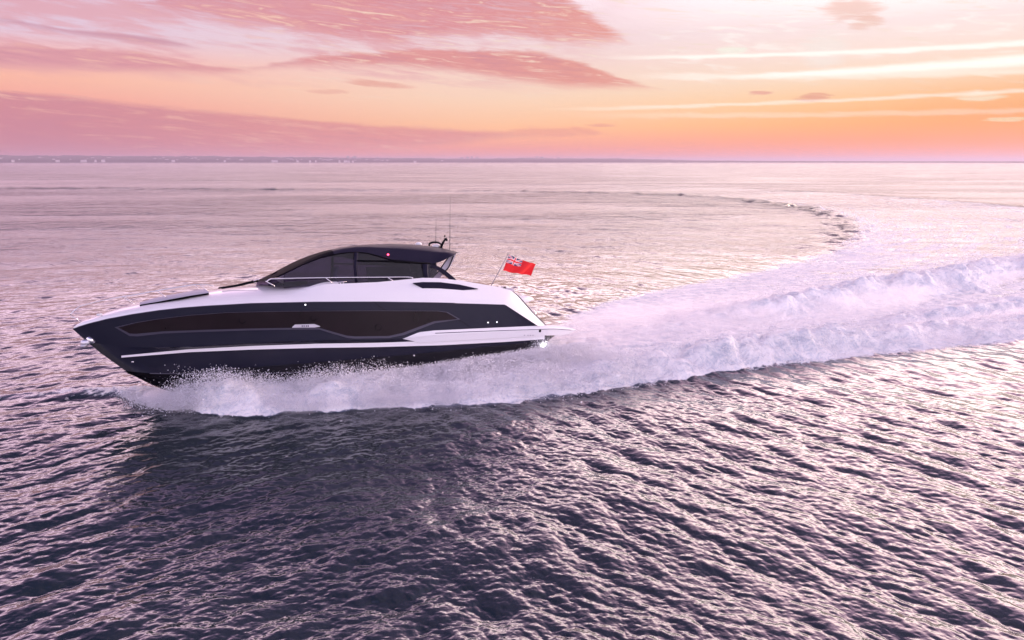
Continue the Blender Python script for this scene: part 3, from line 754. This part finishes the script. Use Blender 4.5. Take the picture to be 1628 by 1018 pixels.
R3 = [(18.5,33.4,.05,.8),(21,34.4,.5,1.0),(24,35.8,.5,1.1),(28,37.6,.45,1.2),(36,42,.4,1.5),(46,49,.3,1.8)]
def ridge(px, py, Rg, w_front=.7):
    h = np.zeros_like(px); c = smoothpts([r for r in Rg], 80)
    d, s, sd = poly_dist(px, py, [tuple(p[:2]) for p in c])
    sa = np.concatenate([[0], np.cumsum(np.hypot(np.diff(c[:, 0]), np.diff(c[:, 1])))])
    hh = np.interp(s, sa, c[:, 2]); ww = np.interp(s, sa, c[:, 3])
    d = np.where(sd < 0, d/w_front, d)/ww         # steeper on the outer side
    end = (s > .001) & (s < sa[-1]-.01)
    return hh*np.exp(-(d*1.15)**2.4), d, s, end
BA = np.array([-math.cos(YAW), -math.sin(YAW)]); BP = np.array([math.sin(YAW), -math.cos(YAW)])
def boat_xy(x, y):
    rx, ry = x-BO[0], y-BO[1]; return rx*BA[0]+ry*BA[1], rx*BP[0]+ry*BP[1]
def sea(x, y):
    """x, y arrays on the flat plane -> positions, foam amount, thick foam amount"""
    r = np.hypot(x, y); dr = r*r/HC*.0011
    H = np.zeros_like(x); DX = np.zeros_like(x); DY = np.zeros_like(x)
    di, si, sdi = poly_dist(x, y, INNER); do, so, sdo = poly_dist(x, y, OUTER)
    inside = (sdi < 0) & (sdo > 0)
    ing = np.clip(np.minimum(np.where(sdi < 0, di, -di)/np.clip(1.5+si*.02, 1, 5), np.where(sdo > 0, do, -do)/1.0), -1, 1)
    near = np.exp(-np.maximum(0, y-60)/90)
    inside = sst(ing, -.3, .8)*(r < 420)
    calm = 1-.55*inside*sst(r, 25, 60)
    wl = 1-sst(x/np.maximum(y, 8), -.45, .25); dark_ = 1.0
    for L, t, t2, lam in TILES:
        k = np.maximum(sst(lam/np.maximum(dr, 1e-3), .8, 2.6), .85 if L > 10 else 0)*1.0
        if L < 50: k = k*(calm if L > 10 else 1-.5*inside*sst(r, 25, 60))
        s_ = sample(t, L, x, y)
        if t2 is not None: s_ = s_*np.sqrt(1-wl)[:, None]+sample(t2, L, x, y)*np.sqrt(wl)[:, None]
        s_ = s_*k[:, None]; s_[:, 0] *= 1+(.5 if L > 50 else .2)*sst(r, 40, 95); s_[:, 1:] *= (1-.8*sst(r, 35, 80))[:, None]; H += s_[:, 0]; DX += s_[:, 1]*.9; DY += s_[:, 2]*.9
    # long shallow swell rings along both edges of the turn
    far = sst(y, 34, 70)
    wd_ = 1+r/90; nk = nz(NZ1, 40., x*.6, y*.6); kel = (.11+.07*nk+.14*sst(si, 190, 260))*wd_*np.exp(-((di-0.5)/1.5/wd_)**2)*sst(si, 12, 60)*far + .20*wd_*np.exp(-((do-.5)/3.0/wd_)**2)*sst(so, 70, 120)+.16*np.exp(-((di-12)/2.5)**2)*sst(si, 60, 120)
    H += kel*np.exp(-r/350)
    # bow shoulder wave running off ahead of the yacht
    d4, s4, _ = poly_dist(x, y, sp2([(-13.2,23.2),(-15.5,23.1),(-18,22.5),(-24,21.6)], 14)); w4 = np.exp(-(d4/.55)**2); H += .14*w4*np.exp(-s4/8)
    n1 = nz(NZ1, 40., x, y); n2 = nz(NZ2, 9., x+3, y-2)
    h1, d1, s1, e1 = ridge(x+n1*.12, y+n1*.16, R1, .75); h2, d2, s2, e2 = ridge(x+n1*.18, y+n1*.22, R2, .75); h3, d3, s3, e3 = ridge(x+n1*.2, y+n1*.2, R3, .8)
    hr = np.maximum(np.maximum(h1, h2), h3)
    n3 = nz(NZ3, 23., x-5, y+8); bill = np.abs(n3)
    thick = np.maximum.reduce([np.exp(-(d1*.80)**6), np.exp(-(d2*.8)**6), np.exp(-(d3*.8)**6)])
    # churned plain between the walls, right behind the transom
    bx, by = boat_xy(x, y)
    jet = sst(-bx, -.6, 1.5)*np.exp(-(by/(2.6+np.clip(-bx, 0, 40)*.06))**4)*np.exp(-np.maximum(0, -bx-22)/14)
    zone = sst(ing, .0, .5)*sst(-do+7.5+sst(x, 10, 26)*4, -3, 3)*sst(x, 0, 8)*(y < 70)
    thick = np.clip(np.maximum(thick, np.maximum(jet*.95, zone*(.33+.17*n1+.14*n3))), 0, 1)
    hz = hr*(.90+.07*n1+.05*bill)+.045*bill*thick+.010*n2*thick
    H = H*(1-.6*thick)+hz
    # inside the hull the water is pushed down
    hb_ = (bx > .3) & (bx < 13.2) & (np.abs(by) < 1.7*np.clip((13.6-bx)/5, 0, 1)); H = np.where(hb_, np.minimum(H, -.35), H)
    # lace
    lace = inside*np.clip(.18+.40*np.exp(-si/70)+.20*np.exp(-do/14), 0, 1)*np.exp(-np.maximum(0, y-130)/160)
    edge_ = np.exp(-np.abs(np.where(sdi < 0, di, 4)-3.2)/3.5)*.30*np.exp(-si/90)*(y < 170)
    foam = np.clip(lace+edge_*inside+.62*w4*np.exp(-s4/9), 0, 1)
    foam = np.maximum(foam, sst(thick, .10, .6)*1.0)
    chop = 1-.45*inside*sst(r, 25, 60)+(.7+.6*nk+.8*sst(si, 190, 260))*np.exp(-((np.where(sdi < 0, di, -di)+.6)/(1.1*wd_))**2)*sst(si, 30, 70)+.9*np.exp(-((do+1)/(1.3*wd_))**2)*sst(so, 90, 140)
    return np.stack([x+DX, y+DY, H], -1), foam, thick, np.stack([chop, so, np.where(sdo > 0, do, -do)], -1)

def build_sea():
    # polar sheet, finer where it is near, about the middle of the scene's viewing side
    az = np.radians(np.linspace(-47, 47, 1750)); 
    dep = np.concatenate([np.linspace(math.radians(45), math.radians(.25), 1180)])
    rad = HC/np.tan(dep); rad = np.concatenate([rad, np.geomspace(rad[-1]*1.06, 31000, 45)])
    na, nr = len(az), len(rad)
    Rr, Aa = np.meshgrid(rad, az, indexing='ij')
    x = (Rr*np.sin(Aa)).ravel(); y = (Rr*np.cos(Aa)).ravel()
    co = np.empty((len(x), 3)); fo = np.empty(len(x)); tk = np.empty(len(x)); si = np.empty((len(x), 3))
    for a in range(0, len(x), 250000):
        b = slice(a, a+250000); co[b], fo[b], tk[b], si[b] = sea(x[b], y[b])
    i = np.arange(nr-1)[:, None]*na+np.arange(na-1)[None, :]
    q = np.stack([i, i+1, i+na+1, i+na], -1).reshape(-1, 4)
    hd = co[:, 2]
    # the steep foam becomes its own body
    sel = (tk[q].mean(1) > .5)
    def part(name, qq, m_):
        u_, inv = np.unique(qq, return_inverse=True)
        return bigmesh(name, co[u_], inv.reshape(-1, 4), m_, {'foam': fo[u_], 'thick': tk[u_], 'chop': si[u_, 0], 'wake_s': si[u_, 1], 'wake_d': si[u_, 2]})
    # rest of the circle, coarse
    az2 = np.radians(np.linspace(47, 313, 120)); rad2 = np.concatenate([[0.01], np.geomspace(1, 31000, 90)])
    R2_, A2 = np.meshgrid(rad2, az2, indexing='ij'); n2_ = len(az2)
    c2 = np.stack([(R2_*np.sin(A2)).ravel(), (R2_*np.cos(A2)).ravel(), 0*R2_.ravel()], -1)
    i2 = np.arange(len(rad2)-1)[:, None]*n2_+np.arange(n2_-1)[None, :]; q2 = np.stack([i2, i2+1, i2+n2_+1, i2+n2_], -1).reshape(-1, 4)
    az3 = np.radians(np.linspace(-47, 47, 30)); rad3 = np.linspace(.01, rad[0], 12); R3_, A3 = np.meshgrid(rad3, az3, indexing='ij'); n3 = len(az3)
    c3 = np.stack([(R3_*np.sin(A3)).ravel(), (R3_*np.cos(A3)).ravel(), 0*R3_.ravel()], -1)
    i3 = np.arange(len(rad3)-1)[:, None]*n3+np.arange(n3-1)[None, :]; q3 = np.stack([i3, i3+1, i3+n3+1, i3+n3], -1).reshape(-1, 4)
    qw = q[~sel]; u_, inv = np.unique(qw, return_inverse=True)
    cw_ = np.concatenate([co[u_], c2, c3]); qq = np.concatenate([inv.reshape(-1, 4), q2+len(u_), q3+len(u_)+len(c2)])
    z0 = np.zeros(len(c2)+len(c3))
    wm = water_mat()
    w = bigmesh('water', cw_, qq, wm, {'foam': np.concatenate([fo[u_], z0]), 'thick': np.concatenate([tk[u_], z0]), 'chop': np.concatenate([si[u_, 0], z0+1]), 'wake_s': np.concatenate([si[u_, 1], z0]), 'wake_d': np.concatenate([si[u_, 2], z0])})
    w['kind'] = 'structure'
    fm = part('wake_foam', q[sel], wm)
    tag(fm, 'churned white wake foam rolling back and curving right from the yacht', 'foam', None, 'stuff')
    return co, tk
def water_mat():
    m_ = bpy.data.materials.new('sea_water'); m_.use_nodes = True; t = NT(m_.node_tree)
    ge = t.n('ShaderNodeNewGeometry'); pos = ge.outputs['Position']
    s_ = t.n('ShaderNodeSeparateXYZ', {0: pos}); x, y = V(t, s_.outputs[0]), V(t, s_.outputs[1])
    fo = V(t, t.n('ShaderNodeAttribute', attribute_name='foam').outputs['Fac']); tk = V(t, t.n('ShaderNodeAttribute', attribute_name='thick').outputs['Fac'])
    r = t.m('SQRT', x*x+y*y)
    # ripples
    xr = x*.9+y*.28; yr = y*1.25-x*.35
    pv = t.vec(xr, yr, 0.0)
    b1 = t.noise(pv, 7.0, 3, .5, .3); b2 = t.noise(t.vec(x*.75, y*1.35), 1.4, 4, .55, .3); b5 = t.ss(t.noise(t.vec(x*.012, y*.045), 1.0, 5, .6, .3), .38, .62); b4 = t.noise(t.vec(x*.24, y*.40), 1.0, 5, .62, .4); b3 = t.noise(t.vec(x*.55, y*.8), .16, 3, .5)
    patch_ = t.ss(b3, .35, .65)*.5+.6
    far = t.ss(r, 20.0, 80.0); vfar = t.ss(r, 35.0, 150.0); slk = V(t, t.n('ShaderNodeAttribute', attribute_name='chop').outputs['Fac'])
    hgt = b1*.010*patch_+b2*far*.13*patch_*slk+b4*vfar*slk*(b5*1.5+.35)
    bmp = t.n('ShaderNodeBump', {'Height': hgt, 'Strength': 1.0, 'Distance': 1.0})
    # foam pattern
    warp = t.n('ShaderNodeTexNoise', {'Vector': pos, 'Scale': .7, 'Detail': 3.0})
    wv = t.n('ShaderNodeVectorMath', {0: warp.outputs['Color'], 1: (.5,.5,.5)}, operation='SUBTRACT')
    wv2 = t.n('ShaderNodeVectorMath', {0: wv.outputs[0]}, operation='SCALE'); wv2.inputs['Scale'].default_value = 1.6
    wp = t.n('ShaderNodeVectorMath', {0: pos, 1: wv2.outputs[0]}, operation='ADD').outputs[0]
    def vor(sc): return V(t, t.n('ShaderNodeTexVoronoi', {'Vector': wp, 'Scale': sc}, feature='DISTANCE_TO_EDGE').outputs['Distance'])
    l1 = 1.0-t.ss(vor(1.5), .0, .22); l2 = 1.0-t.ss(vor(4.2), .0, .28)
    fn = t.noise(wp, 2.2, 9, .68, .0); fn2 = t.noise(wp, .35, 5, .6)
    pat = fn*.55+l1*.22+l2*.16+fn2*.30
    ws = V(t, t.n('ShaderNodeAttribute', attribute_name='wake_s').outputs['Fac']); wdd = V(t, t.n('ShaderNodeAttribute', attribute_name='wake_d').outputs['Fac'])
    strk = t.noise(t.vec(ws*.16, wdd*.9, 2.0), 1.0, 6, .6, .5); strk2 = t.noise(t.vec(ws*.5, wdd*2.6, 7.0), 1.0, 5, .6, .4)
    pat = pat*.78+(strk-.5)*1.5+(strk2-.5)*.7+.13
    fac = t.ss(fo*1.15+pat-1.02, .0, .30)
    fac = t.m('MAXIMUM', fac, t.ss(tk*.9+(fn-.5)*1.9+(strk2-.5)*1.3, .40, .72), clamp=True)
    deep = t.mix(t.noise(pos, .05, 3), (.010, .019, .026, 1), (.014, .024, .030, 1))
    aer = t.mix(t.ss(fo, .1, .9), deep, (.17, .20, .27, 1))
    wat = t.n('ShaderNodeBsdfPrincipled', {'Base Color': aer, 'Roughness': t.ss(r, 24.0, 90.0)*.20+.065, 'IOR': 1.9, 'Normal': bmp.outputs[0]})
    fn3 = t.noise(wp, 9.0, 5, .66)
    fb_ = t.n('ShaderNodeBump', {'Height': t.noise(wp, 5.0, 7, .62)*.10+fn*.12+strk2*.25+fn3*.05, 'Strength': .8, 'Distance': 1.0})
    fc = t.mix(t.ss(fn*.35+strk2*.3+fn3*.35, .40, .55), (.58, .62, .68, 1), (.97, .95, .93, 1))
    fom = t.n('ShaderNodeBsdfPrincipled', {'Base Color': fc, 'Roughness': .85, 'Specular IOR Level': .2, 'Normal': fb_.outputs[0], 'Subsurface Weight': .0})
    mx = t.n('ShaderNodeMixShader', {0: fac, 1: wat.outputs[0], 2: fom.outputs[0]})
    t.n('ShaderNodeOutputMaterial', {0: mx.outputs[0]}); return m_
SEA_CO, SEA_TK = build_sea()

# ------------------------------------------------------------------ spray droplets
def spray(name, pts, size, m_, label):
    n = len(pts); base = np.array([[1,1,1],[1,-1,-1],[-1,1,-1],[-1,-1,1]])/1.7
    rot = rng.normal(size=(n, 3, 3)); q_, _ = np.linalg.qr(rot)
    v = pts[:, None, :]+np.einsum('ij,njk->nik', base, q_)*size[:, None, None]
    f = np.array([[0,1,2],[0,3,1],[0,2,3],[1,3,2]]); F = (np.arange(n)[:, None, None]*4+f[None]).reshape(-1, 3)
    o = bigmesh(name, v.reshape(-1, 3), F, m_); tag(o, label, 'spray', None, 'stuff'); return o
M['drop'] = mat('spray_white', (.88, .87, .92), .7)
def bw(bx, by): return BO[0]+bx*BA[0]+by*BP[0], BO[1]+bx*BA[1]+by*BP[1]
def sheet(n):
    """water thrown out from the chine: each drop flies on its own arc"""
    bx = 12.4-13.4*rng.random(n)**.75; u = rng.beta(1.3, 1.6, n)
    cl = np.clip(nz(NZ1, 40., bx*1.3, bx*0+3), -1, 1)*.2
    top = np.interp(bx, [-1, 2, 5, 8, 10, 11.2, 12.4, 13.2], [.80, .85, .8, .65, .55, .45, .25, .1])*(1+cl*.3)
    reach = np.interp(bx, [-1, 4, 8, 11, 13.2], [2.9, 2.9, 2.9, 2.5, 1.6])*(1+cl*.4)
    hb_ = np.array([bC(min(x, 14.2)) for x in bx])
    z0 = np.interp(bx, [-1, 4, 9, 13], [.25, .3, .25, .0])
    y = hb_-.1+u*reach; z = z0+4*top*.5*u*(1-u)*1.15+(1-u)*.15
    z = z*rng.power(2.2, n)**.55+rng.normal(size=n)*.05
    x = bx-u*1.3+rng.normal(size=n)*.08; y = y+rng.normal(size=n)*.08
    X, Y = bw(x, y); return np.stack([X, Y, z], 1), u, bx
p, u_, bx_ = sheet(260000)
qb = P(864, 555, 2.0); qb = np.array(BM @ Vector(qb)); p = np.concatenate([p, qb+rng.normal(size=(26000, 3))*[.45, .25, .22]]); u_ = None
nn_ = nz(NZ2, 9., p[:, 0]*1.4, p[:, 1]*1.4+p[:, 2]*2)
keep = (nn_+rng.normal(size=len(p))*.9 > -.6); p = p[keep]
spray('bow_spray', p, rng.gamma(1.3, .0048, len(p))+.0028, M['drop'], 'fine white spray thrown up along the near side of the hull')
# spindrift over the foam walls
def over(Rg, n, hs, ws, lo=0):
    c = smoothpts(Rg, 200); i = rng.integers(lo, 199, n); t = rng.random(n)[:, None]; b = c[i]*(1-t)+c[i+1]*t
    X = b[:, 0]+rng.normal(size=n)*b[:, 3]*ws; Y = b[:, 1]+rng.normal(size=n)*b[:, 3]*ws*.8
    cl = 1+.2*np.clip(nz(NZ1, 40., X*1.2, Y*1.2), -1, 1)
    return np.stack([X, Y, b[:, 2]*(.35+rng.random(n)**1.6*hs*cl)], 1)
p = np.concatenate([over(R1[:10], 150000, 1.1, .6), over(R1[8:], 60000, .95, .55), over(R2, 60000, .9, .5), over(R3, 12000, .9, .6)])
spray('wake_spray', p, rng.gamma(2.2, .0045, len(p))+.004, M['drop'], 'loose spray droplets flying off the rolling wake crests behind the yacht')

# ------------------------------------------------------------------ far coast
def coast():
    g = rng.normal(size=4000); 
    azs = np.radians(np.linspace(-50, 50, 1600)); D = 5200.0
    def fb(x, s):
        o = 0
        for k in range(6): o = o+np.sin(x*s*2**k+k*1.7)*np.sin(x*s*.63*2**k+k*2.9)/1.6**k
        return o
    ad = np.degrees(azs)
    h = np.interp(ad, [-50,-37,-22,-14,-8,-3,2,8,11,14.7,20,30,50], [50,48,46,38,34,31,35,31,27,16,12,9,8])
    rows = []
    for dd, k in ((0, 0), (15, .30), (120, .55), (350, .85), (600, 1.0), (900, .2)):
        hh = h*k*(1+.06*fb(azs, 60+dd*.1))+(1.3*fb(azs+dd, 900)*(k > .2))
        rows.append(np.stack([np.sin(azs)*(D+dd), np.cos(azs)*(D+dd), np.maximum(hh, -1 if k else -1)-(1 if k == 0 else 0)], 1))
    v, f = grid(rows)
    m_ = mat('wooded_coast', (.06, .065, .05), .9, var=.5, vscale=.02)
    o = mesh('coast', v, f, m_, None, True); o['kind'] = 'structure'
    return lambda a, dd, k: float(np.interp(a, ad, h)*k), D
hc, D = coast()
M['bld'] = mat('pale_render', (.72, .68, .66), .7); M['bld2'] = mat('concrete_grey', (.38, .36, .38), .8); M['rooft'] = mat('slate_roof', (.16, .13, .13), .8)
def house(az_, dist, zb_, w, d, h, m_, label, cat, group, flat):
    r = math.radians(az_); e = bpy.data.objects.new('apartment_block' if flat else 'seafront_house', None); SC.collection.objects.link(e)
    e.location = (math.sin(r)*dist, math.cos(r)*dist, zb_); e.rotation_euler = (0, 0, -r)
    tag(e, label, cat, group)
    mb = MB().box((0, 0, h/2-4), (w, d, h+8)); mb.build('wall', m_, e, False)
    if flat: MB().box((w*.1, 0, h+1.2), (w*.35, d*.5, 2.4)).build('roof', M['rooft'], e, False)
    else:
        v = [(-w/2-.5,-d/2-.5,h),(w/2+.5,-d/2-.5,h),(w/2+.5,d/2+.5,h),(-w/2-.5,d/2+.5,h),(-w/2+1,0,h+w*.16+2),(w/2-1,0,h+w*.16+2)]
        mesh('roof', v, [(0,1,5,4),(1,2,5),(2,3,4,5),(3,0,4)], M['rooft'], e, False)
rd = random.Random(3)
for i in range(80):
    a = rd.choice([rd.uniform(-37, -20), rd.uniform(-37, -24), rd.uniform(-24, -4), rd.uniform(-20, -10)])
    k = rd.choice([.3, .45, .6, .75]); dd = {.3: 14, .45: 70, .6: 130, .75: 230}[k]
    house(a, D+dd-12, hc(a, 0, k)*.8, rd.uniform(8, 24), 10, rd.uniform(4, 8), M['bld'], 'small pale building in the hazy line of houses on the far shore', 'building', 'pale buildings along the far shore', False)
for (px, hh, w, lb) in ((560,16,20,'grey hazy tower block standing highest at the left end of the far skyline'), (570,14,34,'wide grey hazy block beside the leftmost tower on the far skyline'), (606,10,16,'short lone grey block between the left towers and the middle cluster on the far skyline'),
                    (736,10,30,'low hazy block at the left foot of the middle skyline cluster'), (745,17,22,'hazy tower in the middle skyline cluster, its left peak'), (752,21,12,'thin hazy tower, tallest of the middle skyline cluster'), (760,12,30,'wide hazy block at the right foot of the middle skyline cluster'),
                    (842,8,24,'low hazy block left of the right skyline cluster'), (852,17,14,'thin hazy tower topping the right skyline cluster'), (860,13,26,'wide hazy block just right of the thin tower in the right skyline cluster'), (886,9,26,'low hazy block at the far right end of the skyline')):
    a = math.degrees(math.atan((px-814)/F_PX*1.0)); house(a, D+420, hc(a, 0, .86), w, 18, hh, M['bld2'], lb, 'tower block' if hh > 12 else 'building', None, True)

# ------------------------------------------------------------------ air
HAZE = True
if HAZE:
    s_ = 31500; mb = MB().box((0, 0, 32.5), (2*s_, 2*s_, 75))
    m_ = bpy.data.materials.new('haze_air'); m_.use_nodes = True; t = NT(m_.node_tree)
    pv = t.n('ShaderNodeVolumePrincipled'); pv.inputs['Color'].default_value = (.64, .55, .68, 1); pv.inputs['Density'].default_value = 1.7e-4; pv.inputs['Anisotropy'].default_value = .3
    t.n('ShaderNodeOutputMaterial', {1: pv.outputs[0]})
    o = mb.build('haze', m_, None, False); o['kind'] = 'stuff'; o['label'] = 'thin pink evening haze over the sea'

# ------------------------------------------------------------------ hanging mist behind the transom
def mist(name, label, c, dens, zt, sc, lo=.36, hi_=.70, ani=.35):
    c = smoothpts(c, 40); rows = []
    for i, (x, y, h, w) in enumerate(c):
        a0, a1 = c[max(i-1, 0)], c[min(i+1, 39)]; tv = (a1-a0)[:2]; tv = tv/np.linalg.norm(tv); k = math.sin(math.pi*min(1, (i+.6)/6)/2)*math.sin(math.pi*min(1, (40-i)/8)/2)
        rows.append([[x-tv[1]*w*k*math.cos(a), y+tv[0]*w*k*math.cos(a), .15+h*k*max(-.2, math.sin(a))] for a in np.linspace(0, 2*math.pi, 20, endpoint=False)])
    v = np.array(rows).reshape(-1, 3); f = [(i*20+j, i*20+(j+1) % 20, (i+1)*20+(j+1) % 20, (i+1)*20+j) for i in range(39) for j in range(20)]
    f += [tuple(range(20))[::-1], tuple(39*20+j for j in range(20))]
    m_ = bpy.data.materials.new(name+'_vapour'); m_.use_nodes = True; t = NT(m_.node_tree)
    g_ = t.n('ShaderNodeNewGeometry').outputs['Position']; z_ = V(t, t.n('ShaderNodeSeparateXYZ', {0: g_}).outputs[2])
    n_ = t.noise(g_, sc, 4, .6, .4)
    dn = t.ss(n_+(t.ss(z_, zt, .1)-.5)*.45, lo, hi_)*dens
    pv = t.n('ShaderNodeVolumePrincipled', {'Density': dn, 'Color': (.99, .97, .99, 1), 'Anisotropy': ani})
    t.n('ShaderNodeOutputMaterial', {1: pv.outputs[0]})
    return tag(mesh(name, v, f, m_, None, True), label, 'mist', None, 'stuff')
mist('spray_mist', 'pale pink mist hanging over the wake behind the transom', [(.8,28.9,.9,1.6),(4,31,1.2,2.4),(8,33.0,1.4,3.0),(13,35.0,1.4,3.0),(19,38.0,1.4,2.8),(26,42.0,1.1,2.2)], .22, 1.6, .7)
mist('bow_mist', 'smooth white veil of water peeling out from under the bow', [(-12.7,22.4,.20,.35),(-12.0,22.1,.35,.6),(-11.2,21.9,.55,.8),(-9.6,21.8,1.25,1.0),(-7.5,22.0,1.1,1.2),(-5,22.4,1.1,1.25),(-2,22.9,1.0,1.3),(1,23.7,.95,1.3)], 2.0, 1.0, 3.0, .48, .66, .1)
mist('wake_veil', 'soft white spume riding along the near wake crest', [(-.5,23.4,.7,1.1),(4,24.9,.85,1.2),(10,27.5,1.1,1.25),(16,29.8,1.0,1.3),(23,32.2,.8,1.6),(34,37,.7,2.0)], .6, 1.0, 1.8, .42, .80, .2)
mist('crest_veil', 'soft white spume riding along the far wake crest', [(8,32.8,.5,1.2),(12,35.0,.9,1.4),(20,39.4,1.25,1.5),(29,44.6,1.25,1.8),(40,52,1.1,2.1)], .6, 1.2, 1.5, .42, .80, .2)
